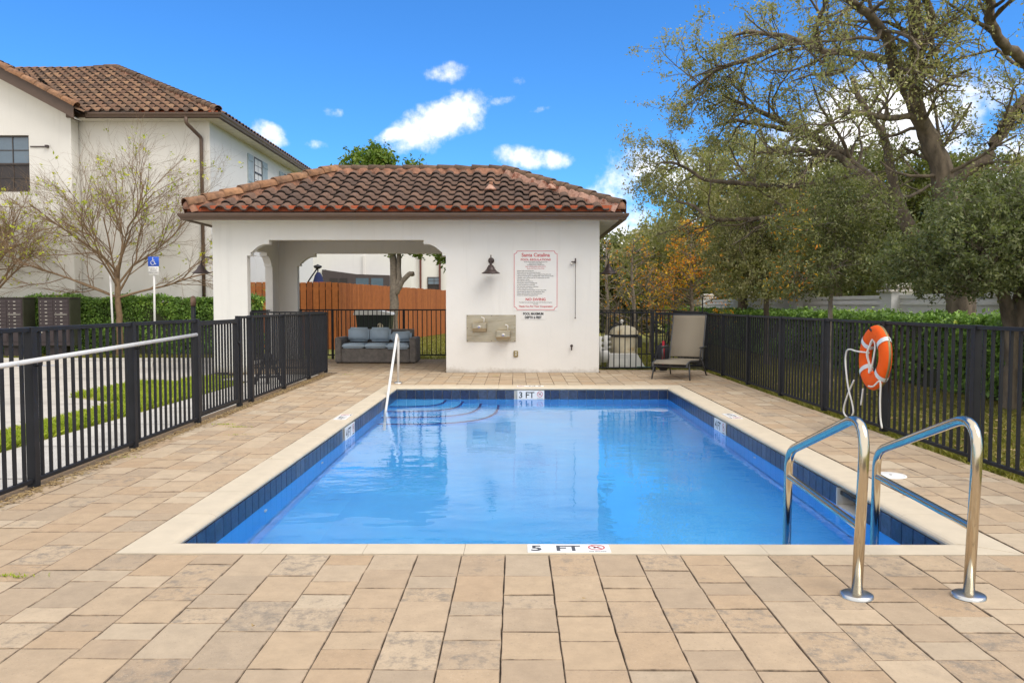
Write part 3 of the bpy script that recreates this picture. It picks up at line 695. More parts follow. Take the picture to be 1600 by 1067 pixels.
# depth markers
def marker(c, u, w, wd, ht, txt, ts, parent, dsc, bold=0.0):
    c, u, w = V3(c), V3(u), V3(w); nn = u.cross(w); b_ = MB()
    b_.prism([(-wd / 2, -ht / 2), (wd / 2, -ht / 2), (wd / 2, ht / 2), (-wd / 2, ht / 2)], c - nn * 0.006, u, w, nn * 0.008)
    mk = b_.build('depth_marker', M['whitesign'], parent); mk['label'] = dsc
    text(txt, ts, c - u * wd * 0.16 - w * ts * 0.36 + nn * 0.0026, u, w, M['grey'] if ht < 0.156 and w.z == 0 else M['black'], mk, bold=bold, depth=0.0004)
    no_diving(c + u * wd * 0.34 + w * ht * 0.08 + nn * 0.0022, u, w, ht * 0.33, mk)
    text('NO DIVING', ht * 0.13, c + u * wd * 0.34 - w * ht * 0.45 + nn * 0.0026, u, w, M['black'], mk, depth=0.0003)
marker(((FT3[0] + FT3[1]) / 2, PY1 - 0.002, TZ), (1, 0, 0), (0, 0, 1), FT3[1] - FT3[0] - 0.012, 0.150, '3 FT', 0.145, pool, 'white depth marker reading 3 FT', 0.002)
marker((PX0 + 0.002, sum(L4) / 2, TZ), (0, 1, 0), (0, 0, 1), 0.55, 0.150, '4 FT', 0.145, pool, 'white depth marker reading 4 FT', 0.002)
marker((PX1 - 0.002, sum(R4) / 2, TZ), (0, -1, 0), (0, 0, 1), 0.55, 0.150, '4 FT', 0.145, pool, 'white depth marker reading 4 FT', 0.002)
marker((0.305, 4.535, 0.0065), (1, 0, 0), (0, 1, 0), 0.475, 0.148, '5  FT', 0.135, pool, 'white depth marker reading 5 FT', 0.0035)
marker((PX0 - 0.14, 9.9, 0.0065), (0, 1, 0), (-1, 0, 0), 0.46, 0.15, '4 FT', 0.13, pool, 'white depth marker reading 4 FT', 0.003)
marker((PX1 + 0.15, 10.0, 0.0065), (0, -1, 0), (1, 0, 0), 0.46, 0.15, '4 FT', 0.13, pool, 'white depth marker reading 4 FT', 0.003)
marker((0.25, PY1 + 0.18, 0.0065), (-1, 0, 0), (0, -1, 0), 0.46, 0.15, '3 FT', 0.13, pool, 'white depth marker reading 3 FT', 0.003)
# return fittings in the walls
for (x, y, s_) in ((PX0, 6.4, 1), (PX0, 8.3, 1), (PX1, 7.4, -1), (PX1, 8.6, -1)):
    b_ = MB(); b_.lathe([(0.0, 0.012 * s_), (0.03, 0.010 * s_), (0.036, 0)], (x - 0.02 * s_, y, -0.44), 12, 'x'); b_.build('return_fitting', M['white'], pool)
# water
b_ = MB(); b_.add([(PX0 - 0.018, PY0 - 0.018, WZ), (PX1 + 0.018, PY0 - 0.018, WZ), (PX1 + 0.018, PY1 + 0.018, WZ), (PX0 - 0.018, PY1 + 0.018, WZ)], [(0, 1, 2, 3)])
tag(link('water', b_.mesh('water', M['water'])), kind='structure')
# skimmer lid in the deck
t = thing('skimmer_lid', 'round white skimmer lid set in the pavers by the pool ladder', 'lid', (3.09, 6.53, 0))
b_ = MB(); b_.lathe([(0.0, 0.010), (0.10, 0.010), (0.103, 0.006)], (3.09, 6.53, 0), 24); b_.build('cover', M['white'], t)
b_ = MB(); b_.lathe([(0.105, 0.002), (0.106, 0.009), (0.125, 0.008), (0.128, 0.0)], (3.09, 6.53, 0), 24); b_.build('collar', M['white'], t)
b_ = MB(); b_.box((3.08, 6.51, 0.0102), (3.10, 6.53, 0.012)); b_.build('finger_slot', M['black'], t)

# ================================================================== pavilion
FY, BY, LX, RX = 16.5, 20.7, -6.27, 1.725
pv = thing('pool_pavilion', 'low white stucco pool pavilion with an open bay and a tiled hip roof', 'pavilion', ((LX + RX) / 2, FY, 0))
def corb(x, s_, zc=2.42, zt=2.742, run=0.46):
    """corbel outline from the jamb cap up to the beam; s_ = +1 opening to the right of the jamb"""
    o = [(0, zc), (0.075, zc), (0.075, zc + 0.07)]
    for k in range(9):
        t = k / 8; o.append((0.10 + (run - 0.17) * t, zc + 0.075 + (zt - zc - 0.16) * (1 - (1 - t) ** 1.9)))
    o += [(run, zt - 0.085), (run, zt)]
    return [(x + s_ * a, z) for a, z in o]
OX0, OX1, WT = -5.56, -1.445, 3.20
b_ = MB()
front = [(LX, 0), (OX0, 0)] + corb(OX0, 1) + list(reversed(corb(OX1, -1))) + [(OX1, 0), (RX, 0), (RX, WT), (LX, WT)]
b_.prism(front, (0, FY, 0), (1, 0, 0), (0, 0, 1), (0, 0.2, 0))
b_.build('front_wall', M['stucco'], pv)
b_ = MB()
back = [(LX, 0), (-5.62, 0)] + corb(-5.62, 1, 2.40, 2.72) + list(reversed(corb(OX1, -1, 2.40, 2.72))) + [(OX1, 0), (RX, 0), (RX, WT), (LX, WT)]
b_.prism(back, (0, BY - 0.2, 0), (1, 0, 0), (0, 0, 1), (0, 0.2, 0)); b_.build('back_wall', M['stucco'], pv)
b_ = MB()
side = [(FY + 0.2, 0), (17.1, 0)] + corb(17.1, 1, 2.36, 2.68, 0.42) + list(reversed(corb(19.95, -1, 2.36, 2.68, 0.42))) + [(19.95, 0), (BY - 0.2, 0), (BY - 0.2, WT), (FY + 0.2, WT)]
b_.prism(side, (LX, 0, 0), (0, 1, 0), (0, 0, 1), (0.18, 0, 0)); b_.build('side_wall', M['stucco'], pv)
b_ = MB(); b_.box((OX1, FY + 0.2, 0), (OX1 + 0.15, BY - 0.2, WT)); b_.box((RX - 0.15, FY + 0.2, 0), (RX, BY - 0.2, WT)); b_.build('room_wall', M['stucco'], pv)
b_ = MB(); b_.box((LX + 0.18, FY + 0.2, 3.02), (OX1, BY - 0.2, 3.06)); b_.build('ceiling', M['soffit'], pv)
# roof body
OV = 0.42
EX0, EX1, EY0, EY1 = LX - 0.38, RX + 0.42, FY - OV, BY + OV
EZ, RZ, RXL, RXR = 3.265, 4.42, -4.14, -0.28
RYm = (EY0 + EY1) / 2
b_ = MB()
v = [(EX0, EY0, EZ), (EX1, EY0, EZ), (EX1, EY1, EZ), (EX0, EY1, EZ), (RXL, RYm, RZ), (RXR, RYm, RZ)]
b_.add(v, [(0, 1, 5, 4), (1, 2, 5), (2, 3, 4, 5), (3, 0, 4), (0, 3, 2, 1)]); b_.build('roof_deck', M['dark'], pv)
b_ = MB()
for (x0, x1, y0, y1) in ((EX0 + 0.02, EX1 - 0.02, EY0 + 0.02, FY - 0.002), (EX0 + 0.02, EX1 - 0.02, BY + 0.002, EY1 - 0.02), (EX0 + 0.02, LX - 0.002, FY - 0.002, BY + 0.002), (RX + 0.002, EX1 - 0.02, FY - 0.002, BY + 0.002)):
    b_.box((x0, y0, 3.13), (x1, y1, 3.16))
b_.build('soffit', M['soffit'], pv)
def band(x0, x1, y0, y1, z0, z1, th):
    q = MB(); q.box((x0, y0, z0), (x1, y0 + th, z1)); q.box((x0, y1 - th, z0), (x1, y1, z1)); q.box((x0, y0 + th, z0), (x0 + th, y1 - th, z1)); q.box((x1 - th, y0 + th, z0), (x1, y1 - th, z1)); return q
band(EX0 + 0.01, EX1 - 0.01, EY0 + 0.01, EY1 - 0.01, 3.12, 3.265, 0.025).build('fascia', M['gutter'], pv)
band(EX0 + 0.03, EX1 - 0.03, EY0 + 0.03, EY1 - 0.03, 3.266, 3.40, 0.03).build('tile_stop', M['terra'], pv)
GP = [(0, 0), (0.075, 0), (0.085, 0.035), (0.11, 0.06), (0.125, 0.10), (0.125, 0.125), (0.110, 0.125), (0.110, 0.105), (0.0, 0.105)]
def gutter(parent, name, P, u, out, L, z, mit0, mit1):
    """K-profile gutter along P + u*s; mitre factors at both ends"""
    P, u, out = V3(P), V3(u), V3(out); v = []
    for s_, m_ in ((0, -mit0), (L, mit1)):
        for (o_, h) in GP: v.append(P + u * (s_ + m_ * o_) + out * o_ + V3((0, 0, z + h)))
    k = len(GP); f = [(j, k + j, k + (j + 1) % k, (j + 1) % k) for j in range(k)] + [tuple(range(k)), tuple(reversed(range(k, 2 * k)))]
    b_ = MB(); b_.add(v, f); return b_.build(name, M['gutter'], parent)
gutter(pv, 'gutter', (EX0 + 0.01, EY0 + 0.01, 0), (1, 0, 0), (0, -1, 0), EX1 - EX0 - 0.02, 3.105, 1, 1)
gutter(pv, 'gutter', (EX1 - 0.01, EY0 + 0.01, 0), (0, 1, 0), (1, 0, 0), EY1 - EY0 - 0.02, 3.105, 1, 1)
gutter(pv, 'gutter', (EX0 + 0.01, EY0 + 0.01, 0), (0, 1, 0), (-1, 0, 0), EY1 - EY0 - 0.02, 3.105, 1, 1)
# clay tiles
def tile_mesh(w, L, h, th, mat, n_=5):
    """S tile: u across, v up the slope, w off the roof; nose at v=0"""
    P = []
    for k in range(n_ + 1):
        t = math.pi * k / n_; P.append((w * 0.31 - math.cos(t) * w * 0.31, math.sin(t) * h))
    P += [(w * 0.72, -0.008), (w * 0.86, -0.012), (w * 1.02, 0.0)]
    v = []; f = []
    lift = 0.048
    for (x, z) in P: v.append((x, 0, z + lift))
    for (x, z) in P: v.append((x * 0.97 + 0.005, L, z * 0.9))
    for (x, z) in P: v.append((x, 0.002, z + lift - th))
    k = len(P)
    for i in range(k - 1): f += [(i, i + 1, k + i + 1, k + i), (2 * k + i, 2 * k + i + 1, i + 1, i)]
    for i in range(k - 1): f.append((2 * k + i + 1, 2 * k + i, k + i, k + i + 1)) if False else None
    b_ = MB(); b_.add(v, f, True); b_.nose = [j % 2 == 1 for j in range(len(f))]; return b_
def tile_slope(parent, corner, u, v_, n_, width_at, L_slope, pitch, expo, mat, mats, joined, h=0.075, th=0.026, xmin_at=None, name='roof_tile', inset=0.1, limit=300):
    """rows of tiles on the slope: corner + u*a + v_*b ; row b covers a in (lo, hi)"""
    corner, u, v_, n_ = V3(corner), V3(u).normalized(), V3(v_).normalized(), V3(n_).normalized()
    mesh_b = tile_mesh(pitch, expo * 1.18, h, th, mat)
    me = None
    if not joined:
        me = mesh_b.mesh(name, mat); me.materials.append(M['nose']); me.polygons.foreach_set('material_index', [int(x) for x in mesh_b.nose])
    rot = Matrix((u, v_, n_)).transposed()
    big = MB(); org = origin(parent); cnt = 0
    rows = int(L_slope / expo)
    for r_ in range(rows + 1):
        bb = r_ * expo - 0.05
        lo, hi = width_at(bb + expo * 0.5)
        k0 = math.floor(lo / pitch)
        for k in range(k0, int(hi / pitch) + 1):
            a = k * pitch
            if a + pitch * 0.45 < lo + inset or a + pitch * 0.55 > hi - inset + 0.02: continue
            jit = Matrix.Rotation(random.gauss(0, 0.010), 3, 'Z') @ Matrix.Rotation(random.gauss(0, 0.008), 3, 'X')
            loc = corner + u * (a + random.gauss(0, 0.004)) + v_ * (bb + random.gauss(0, 0.006)) + n_ * 0.03
            if joined or cnt >= limit:
                mm = rot @ jit
                big.add([loc + mm @ V3(p) for p in mesh_b.v], mesh_b.f, True)
            else:
                link(name, me, parent, loc - org, rot @ jit); cnt += 1
    if big.v:
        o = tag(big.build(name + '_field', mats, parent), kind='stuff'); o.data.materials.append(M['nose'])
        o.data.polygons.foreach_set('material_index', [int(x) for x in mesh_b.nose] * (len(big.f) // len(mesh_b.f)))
    return cnt
run = RYm - EY0; rise = RZ - EZ; SL = math.hypot(run, rise)
vv = V3((0, run, rise)); nn = V3((0, -rise, run))
def hipw(a0, a1):
    return lambda b2: (a0 * b2 / SL, (EX1 - EX0) - a1 * b2 / SL)
c1 = tile_slope(pv, (EX0, EY0, EZ), (1, 0, 0), vv, nn, hipw(RXL - EX0, EX1 - RXR), SL - 0.1, 0.315, 0.355, M['rtile'], M['rtile_s'], False)
# right, left and back slopes
SLx = math.hypot(EX1 - RXR, rise); D_ = EY1 - EY0
tile_slope(pv, (EX1, EY0, EZ), (0, 1, 0), (-(EX1 - RXR), 0, rise), (rise, 0, EX1 - RXR), lambda b2: (D_ / 2 * b2 / SLx, D_ - D_ / 2 * b2 / SLx), SLx - 0.1, 0.315, 0.355, M['rtile'], M['rtile_s'], False, limit=290 - c1 if c1 < 290 else 0)
SLl = math.hypot(RXL - EX0, rise)
tile_slope(pv, (EX0, EY1, EZ), (0, -1, 0), (RXL - EX0, 0, rise), (-rise, 0, RXL - EX0), lambda b2: (D_ / 2 * b2 / SLl, D_ - D_ / 2 * b2 / SLl), SLl - 0.1, 0.315, 0.355, M['rtile'], M['rtile_s'], True, name='side_roof_tile')
tile_slope(pv, (EX1, EY1, EZ), (-1, 0, 0), (0, -run, rise), (0, rise, run), lambda b2: ((EX1 - RXR) * b2 / SL, (EX1 - EX0) - (RXL - EX0) * b2 / SL), SL - 0.1, 0.315, 0.355, M['rtile'], M['rtile_s'], True, name='back_roof_tile')
# ridge and hip caps on a mortar bed
def cap_mesh(L, r0, r1, mat, h=0.8):
    v = []; f = []; n_ = 7; k = n_ + 1
    for (y, r_, z) in ((0, r0, 0.02), (0.0, r0 - 0.018, 0.02), (L, r1 - 0.018, 0), (L, r1, 0)):
        for i in range(k):
            t = math.pi * (-0.08 + 1.16 * i / n_); v.append((r_ * math.cos(t), y, r_ * math.sin(t) * h + z))
    for a, c in ((1, 0), (0, 3)):
        for i in range(n_): f.append((a * k + i, a * k + i + 1, c * k + i + 1, c * k + i))
    b_ = MB(); b_.add(v, f, True); return b_.mesh('ridge_cap', mat)
def caps(parent, A, B, L, r, mat, lift=0.0, mortar=None, mw=0.09, mh=0.12):
    A, B = V3(A), V3(B); d = B - A; k = max(1, round(d.length / L)); st = d.length / k
    dn = d.normalized(); sd = dn.cross(V3((0, 0, 1))).normalized(); up = sd.cross(dn); rot = Matrix((sd, dn, up)).transposed()
    me = cap_mesh(st * 1.12, r, r * 0.86, mat); org = origin(parent)
    for i in range(k):
        link('ridge_cap', me, parent, A + dn * st * i + up * lift - org, rot @ Matrix.Rotation(random.gauss(0, 0.015), 3, 'Z') @ Matrix.Rotation(random.gauss(0, 0.02), 3, 'X'))
    if mortar:
        b_ = MB(); n_ = k * 4; v = []
        for i in range(n_ + 1):
            p = A + d * i / n_ + up * lift
            wv = mw * (1 + 0.25 * math.sin(i * 2.1) + random.uniform(-.2, .2))
            v += [p + sd * -wv * 1.5 - up * mh, p - sd * wv + up * 0.01, p + up * 0.05, p + sd * wv + up * 0.01, p + sd * wv * 1.5 - up * mh]
        f = [(i * 5 + j, i * 5 + j + 1, i * 5 + 5 + j + 1, i * 5 + 5 + j) for i in range(n_) for j in range(4)]
        b_.add(v, f); b_.build('mortar_bed', mortar, parent)
HL = 0.115
caps(pv, (RXL - 0.05, RYm, RZ), (RXR + 0.05, RYm, RZ), 0.40, 0.115, M['capd'], HL, M['mortar'], 0.10, 0.13)
caps(pv, (EX0 + 0.03, EY0 + 0.03, EZ + 0.03), (RXL, RYm, RZ), 0.43, 0.165, M['cap'], HL, M['mortar'], 0.10, 0.16)
caps(pv, (EX1 - 0.03, EY0 + 0.03, EZ + 0.03), (RXR, RYm, RZ), 0.40, 0.125, M['capd'], HL, M['mortar_pale'], 0.12, 0.16)
caps(pv, (EX1 - 0.03, EY1 - 0.03, EZ + 0.03), (RXR, RYm, RZ), 0.40, 0.125, M['capd'], HL, M['mortar'])
caps(pv, (EX0 + 0.03, EY1 - 0.03, EZ + 0.03), (RXL, RYm, RZ), 0.40, 0.125, M['capd'], HL, M['mortar'])
b_ = MB()
for (c, s_) in (((EX0 + 0.03, EY0 + 0.03), 1), ((EX1 - 0.03, EY0 + 0.03), -1)):
    b_.lathe([(0.0, 0.16), (0.07, 0.14), (0.115, 0.08), (0.13, 0.0), (0.12, -0.03)], (c[0] + 0.03 * s_, c[1] + 0.03, EZ + 0.08), 12); b_.build('hip_starter', M['mortar'], pv); b_ = MB()
# vent tiles
for (x, z) in ((-0.54, 3.70), (0.74, 3.72)):
    y = EY0 + (z - EZ) * run / rise; z += 0.06
    b_ = MB(); b_.lathe([(0.0, 0.0), (0.13, 0.0), (0.12, 0.035), (0.06, 0.09), (0.04, 0.12)], (x, y, z + 0.07), 12)
    vt = b_.build('vent_tile', M['mortar_pale'], pv)
    b_ = MB(); b_.tube([(x + 0.015, y, z + 0.17), (x + 0.015, y, z + 0.25)], 0.04, 10); b_.build('vent_pipe', M['mortar'], vt)

# ================================================================== on the pavilion walls
def barn_lamp(plate, out, label, drop=0.10, reach=0.42, hook=0.16):
    """plate: point on the wall, out: away from the wall"""
    plate, out = V3(plate), V3(out); t = thing('wall_lamp', label, 'lamp', plate)
    t['group'] = 'barn lamps on the pavilion'
    sd = out.cross(V3((0, 0, 1)))
    b_ = MB(); b_.tube([plate, plate + out * 0.025], [0.065, 0.055], 16); b_.build('wall_plate', M['bronze'], t)
    tip = plate + out * reach + V3((0, 0, -drop))
    pts = cpath([plate + out * 0.02, plate + out * reach * 0.35 + V3((0, 0, hook * 0.6)), plate + out * reach * 0.72 + V3((0, 0, hook)), plate + out * reach * 0.96 + V3((0, 0, hook * 0.5)), tip], 6)
    b_ = MB(); b_.tube(pts, 0.011, 8); b_.build('gooseneck', M['bronze'], t)
    b_ = MB(); b_.lathe([(0.0, 0.02), (0.022, 0.02), (0.03, -0.02), (0.055, -0.03), (0.06, -0.055), (0.075, -0.06), (0.085, -0.095), (0.125, -0.145), (0.187, -0.185), (0.190, -0.195), (0.180, -0.193), (0.12, -0.152), (0.0, -0.12)], tip, 24)
    sh = b_.build('lamp_shade', M['bronze'], t)
    b_ = MB(); b_.lathe([(0.0, -0.175), (0.025, -0.165), (0.03, -0.14), (0.018, -0.115)], tip, 10); b_.build('bulb', M['white'], sh)
barn_lamp((-0.51, FY, 2.315), (0, -1, 0), 'dark bronze barn lamp above the drinking fountains', 0.08, 0.24, 0.10)
barn_lamp((LX, 17.0, 2.29), (-1, 0, 0), 'dark bronze gooseneck barn lamp beside the blue parking sign', 0.02, 0.44, 0.13)
barn_lamp((RX, 17.1, 2.34), (1, 0, 0), 'barn lamp half hidden behind the pavilion corner next to the autumn trees', 0.08, 0.26, 0.10)
# regulations sign
SX0, SX1, SZ0, SZ1 = -0.053, 0.871, 1.285, 2.530
t = thing('regulations_sign', 'white pool regulations sign with red heading and border', 'sign', ((SX0 + SX1) / 2, FY - 0.004, SZ0))
def chamf(x0, x1, z0, z1, c):
    o = []
    for (cx, cz, a0) in ((x0, z0, 0), (x1, z0, 1), (x1, z1, 2), (x0, z1, 3)):
        sx_, sz_ = (1, -1, -1, 1)[a0], (1, 1, -1, -1)[a0]
        arc = [(cx + sx_ * c * math.cos(k / 4 * math.pi / 2), cz + sz_ * c * math.sin(k / 4 * math.pi / 2)) for k in range(5)]
        if a0 in (0, 2): arc = arc[::-1]
        o += arc
    return o
b_ = MB(); b_.prism([(SX0, SZ0), (SX1, SZ0), (SX1, SZ1), (SX0, SZ1)], (0, FY - 0.001, 0), (1, 0, 0), (0, 0, 1), (0, -0.006, 0)); b_.build('panel', M['whitesign'], t)
oa = chamf(SX0 + 0.012, SX1 - 0.012, SZ0 + 0.012, SZ1 - 0.012, 0.06); ob = chamf(SX0 + 0.026, SX1 - 0.026, SZ0 + 0.026, SZ1 - 0.026, 0.056)
b_ = MB(); k = len(oa); y = FY - 0.0085
b_.add([(x, y, z) for x, z in oa + ob], [(i, (i + 1) % k, k + (i + 1) % k, k + i) for i in range(k)]); b_.build('border_line', M['pink'], t)
cx = (SX0 + SX1) / 2; yy = FY - 0.0095
def zpx(py): return 2.530 - (py - 391) * (2.530 - 1.285) / 95
U, W_ = (1, 0, 0), (0, 0, 1)
text('Santa Catalina', 0.105, (cx, yy, zpx(401.2)), U, W_, M['red'], t, sx=0.98, bold=0.0015)
text('POOL REGULATIONS', 0.058, (cx, yy, zpx(407.4)), U, W_, M['red'], t, sx=1.12, bold=0.001)
for py, s in ((410.2, 'Please shower before entering the pool and'), (412.3, 'keep the pool area clean'), (414.6, 'Swimming hours to posted times')):
    text(s, 0.027, (cx, yy, zpx(py)), U, W_, M['black'], t)
text('NO LIFEGUARD ON DUTY', 0.034, (cx, yy, zpx(417.6)), U, W_, M['red'], t, sx=1.05)
text('Swim At Your Own Risk', 0.034, (cx, yy, zpx(420.6)), U, W_, M['red'], t, sx=1.05)
for i, s in enumerate(('- Shower before entering pool', '- Please walk, do not run around the pool', '- No pool parties. No glass or sharp objects in the pool area', '- No food or beverages or smoking within 4 feet of the pool side', '- Children under twelve must be accompanied by an adult', '- No jumping or diving', '- No animals in the pool area', '- No bicycles, skates or skateboards', '  or toys are allowed in the pool', '- No loud music, shouting or splashing', '  Proper swim attire required', '- Do not swallow the pool water or use it as a toilet', '- Please report problems to the association office', '- Please return furniture to its place after use', '- Pool is for residents and guests only')):
    text(s, 0.029, (SX0 + 0.065, yy, zpx(424.0 + i * 2.75)), U, W_, M['black'], t, align='LEFT')
text('NO DIVING', 0.076, (cx, yy, zpx(470.2)), U, W_, M['red'], t, sx=1.05, bold=0.0015)
text('Pool depth and rules posted here apply to all swimmers and guests', 0.025, (cx, yy, zpx(473.5)), U, W_, M['black'], t)
text('at all times', 0.025, (cx, yy, zpx(476.4)), U, W_, M['black'], t)
text('Thank You For Your Cooperation', 0.048, (cx, yy, zpx(480.4)), U, W_, M['red'], t, sx=1.05, bold=0.001)
t = thing('depth_sign', 'small white sign reading POOL MAXIMUM DEPTH 6 FEET under the regulations', 'sign', (0.36, FY - 0.004, 1.104))
b_ = MB(); b_.box((0.119, FY - 0.006, 1.104), (0.61, FY - 0.001, 1.262)); b_.build('panel', M['whitesign'], t)
text('POOL MAXIMUM', 0.068, (0.36, FY - 0.008, 1.198), U, W_, M['black'], t, sx=0.82, bold=0.003); text('DEPTH 6 FEET', 0.068, (0.36, FY - 0.008, 1.122), U, W_, M['black'], t, sx=0.82, bold=0.003)
# drinking fountains
t = thing('drinking_fountain', 'stainless steel double drinking fountain on a stained steel back panel', 'drinking fountain', (-0.51, FY - 0.01, 0.64))
b_ = MB(); b_.box((-1.021, FY - 0.012, 0.64), (0.0, FY - 0.001, 1.197)); bp_ = b_.build('back_panel', M['ssteel'], t)
b_ = MB()
for (x, z) in [(-1.0, 1.18), (-0.5, 1.18), (-0.02, 1.18), (-1.0, 0.66), (-0.5, 0.66), (-0.02, 0.66), (-1.0, 0.92), (-0.02, 0.92)]: b_.lathe([(0, -0.017), (0.008, -0.014), (0.009, -0.011)], (x, FY, z), 8, 'y')
b_.build('screw', M['bronze'], bp_)
for (x0, x1, z0, z1) in ((-0.902, -0.597, 0.838, 1.04), (-0.411, -0.106, 0.664, 0.885)):
    bs = MB(); xm = (x0 + x1) / 2
    bs.prism([(FY - 0.013, z0), (FY - 0.20, z0 + 0.02), (FY - 0.27, z0 + 0.07), (FY - 0.27, z1), (FY - 0.013, z1)], (x0, 0, 0), (0, 1, 0), (0, 0, 1), (x1 - x0, 0, 0))
    bs = bs.build('basin', M['ssteel'], t); bs.modifiers.new('b', 'BEVEL').width = 0.018
    q = MB(); q.lathe([(0.0, 0.0), (0.11, 0.002), (0.12, 0.006)], (xm, FY - 0.14, z1 - 0.001), 16); q.build('bowl', M['steel'], bs)
    q = MB(); q.tube(bend([(x1 - 0.06, FY - 0.08, z1), (x1 - 0.06, FY - 0.08, z1 + 0.09), (x1 - 0.11, FY - 0.12, z1 + 0.11)], 0.03), 0.014, 8); q.build('spout', M['pipe'], bs)
    q = MB(); q.lathe([(0, -0.292), (0.033, -0.288), (0.042, -0.27)], (xm, FY, (z0 + z1) / 2 + 0.01), 16, 'y'); q.build('push_button', M['silver'], bs)
    q = MB(); q.lathe([(0, -0.2935), (0.013, -0.2925)], (xm, FY, (z0 + z1) / 2 + 0.01), 10, 'y'); q.build('button_dot', M['blue'], bs)
# outlet
t = thing('outlet_box', 'small brass outlet cover low on the pavilion wall', 'outlet', (0.0, FY, 0.33))
b_ = MB(); b_.box((-0.045, FY - 0.03, 0.325), (0.045, FY - 0.001, 0.455), 0.008); ob_ = b_.build('cover_plate', M['brass'], t)
for z in (0.365, 0.415):
    b_ = MB(); b_.lathe([(0, -0.036), (0.02, -0.034), (0.022, -0.030)], (0, FY, z), 12, 'y'); b_.build('socket', M['silver'], ob_)
# shower pull rod, hose bib
t = thing('shower_valve', 'thin metal pull rod hanging from a small wall valve', 'shower', (1.22, FY, 1.13))
b_ = MB(); b_.tube([(1.225, FY - 0.06, 2.33), (1.225, FY - 0.06, 1.14)], 0.006, 6); b_.lathe([(0, -0.02), (0.014, -0.01), (0.014, 0.01), (0, 0.02)], (1.225, FY - 0.06, 1.135), 10); b_.build('pull_rod', M['bronze'], t)
b_ = MB(); b_.tube([(1.21, FY - 0.002, 2.285), (1.21, FY - 0.07, 2.285)], 0.016, 8); b_.tube([(1.24, FY - 0.05, 2.285), (1.14, FY - 0.05, 2.285)], 0.012, 8); b_.tube([(1.225, FY - 0.06, 2.36), (1.225, FY - 0.06, 2.26)], 0.014, 8); b_.build('valve_body', M['bronze'], t)
b_ = MB(); b_.lathe([(0.0, 0.0), (0.03, 0.0), (0.02, 0.03), (0, 0.035)], (1.145, FY - 0.05, 2.24), 10); b_.build('shower_rose', M['pipe'], t)
t = thing('hose_bib', 'small dark hose tap low on the pavilion wall under the pull rod', 'tap', (1.152, FY, 0.48))
b_ = MB(); b_.tube(bend([(1.152, FY - 0.001, 0.53), (1.152, FY - 0.07, 0.53), (1.152, FY - 0.085, 0.47)], 0.02), 0.014, 8); b_.build('spout', M['bronze'], t)
b_ = MB(); b_.lathe([(0, -0.075), (0.03, -0.07), (0.03, -0.062), (0, -0.06)], (1.152, FY, 0.56), 10, 'y'); b_.build('handle', M['bronze'], t)

# ================================================================== fences
def fence(name, label, A, B, posts, zb, zt, step=0.124, pick=0.022, post=0.062, group=None, cat='fence', z0=0.0, rail=0.034):
    """A, B: (x, y); posts: distances along AB from A"""
    A, B = V3((*A, 0)), V3((*B, 0)); d = B - A; L = d.length; u = d.normalized(); ang = math.atan2(u.y, u.x)
    t = thing(name, label, cat, A + V3((0, 0, z0)), 0, group)
    hp = MB(); hp.box((-pick / 2, -pick / 2, 0), (pick / 2, pick / 2, zt - zb - rail)); hp = hp.mesh('picket', M['fence'])
    po = MB(); po.box((-post / 2, -post / 2, 0), (post / 2, post / 2, zt - z0 + 0.004), 0.003); po = po.mesh('post', M['fence'])
    for p in posts: link('post', po, t, u * p, (0, 0, ang))
    pl = sorted(posts)
    ends = ([0] if not pl or pl[0] > 0.05 else []) + pl + ([L] if not pl or pl[-1] < L - 0.05 else [])
    for a, c in zip(ends[:-1], ends[1:]):
        a2 = a + post / 2 + 0.0015 if a in pl else a; c2 = c - post / 2 - 0.0015 if c in pl else c
        for nm, z1, z2, w in (('top_rail', zt - rail, zt, 0.044), ('bottom_rail', zb, zb + rail * 0.9, 0.036)):
            q = MB(); q.box((a2, -w / 2, z1 - z0), (c2, w / 2, z2 - z0), 0.003)
            o = q.build(nm, M['fence'], t, local=True); o.rotation_euler.z = ang
        k = max(1, round((c - a) / step)); st = (c - a) / k
        for i in range(1, k): link('picket', hp, t, u * (a + i * st) + V3((0, 0, zb - z0 + rail * 0.9 + 0.0008)), (0, 0, ang)).scale.z = 1 - (rail * 0.9 + 0.0016) / (zt - zb - rail)
    return t
def lf(y): return -3.74 - 0.0203 * (y - 6.04)
yl = [1.05, 2.73, 4.42, 6.108, 7.796, 9.46]
S_ = math.hypot(1, 0.0203)
fence('metal_fence', 'long black picket fence carrying the white handrail beside the parking court', (lf(1.05), 1.05), (lf(9.46), 9.46), [(y - 1.05) * S_ for y in yl], 0.035, 1.235, 0.124, 0.022, 0.068)
fence('metal_fence', 'black picket fence running from the entrance gate to the pavilion bay', (lf(11.0), 11.0), (lf(16.81), 16.55), [0.0, 0.52 * S_, 2.28 * S_, 4.03 * S_, 5.52 * S_], 0.035, 1.25, 0.124, 0.023, 0.070)
fence('metal_fence', 'short black fence closing the gap to the pavilion corner column', (OX0 + 0.04, 16.62), (lf(16.8) - 0.05, 16.62), [0.0], 0.075, 1.265, 0.118, 0.02, 0.05)
fence('metal_fence', 'black fence across the back bay behind the wicker sofa', (-5.6, 20.6), (OX1 - 0.02, 20.6), [0.03, 0.85, 2.7], 0.09, 1.29, 0.115, 0.02, 0.055)
fence('metal_fence', 'black fence in the arched side opening of the pavilion', (LX + 0.09, 17.12), (LX + 0.09, 19.93), [], 0.09, 1.28, 0.115, 0.02, 0.05)
fence('metal_fence', 'long black fence along the lawn and hedge behind the orange life ring', (4.1, 1.86), (4.1, 17.15), [y - 1.86 for y in (1.86, 3.6, 5.35, 7.1, 8.84, 10.56, 12.28, 14.03, 15.75, 17.13)], 0.03, 1.225, 0.124, 0.023, 0.068)
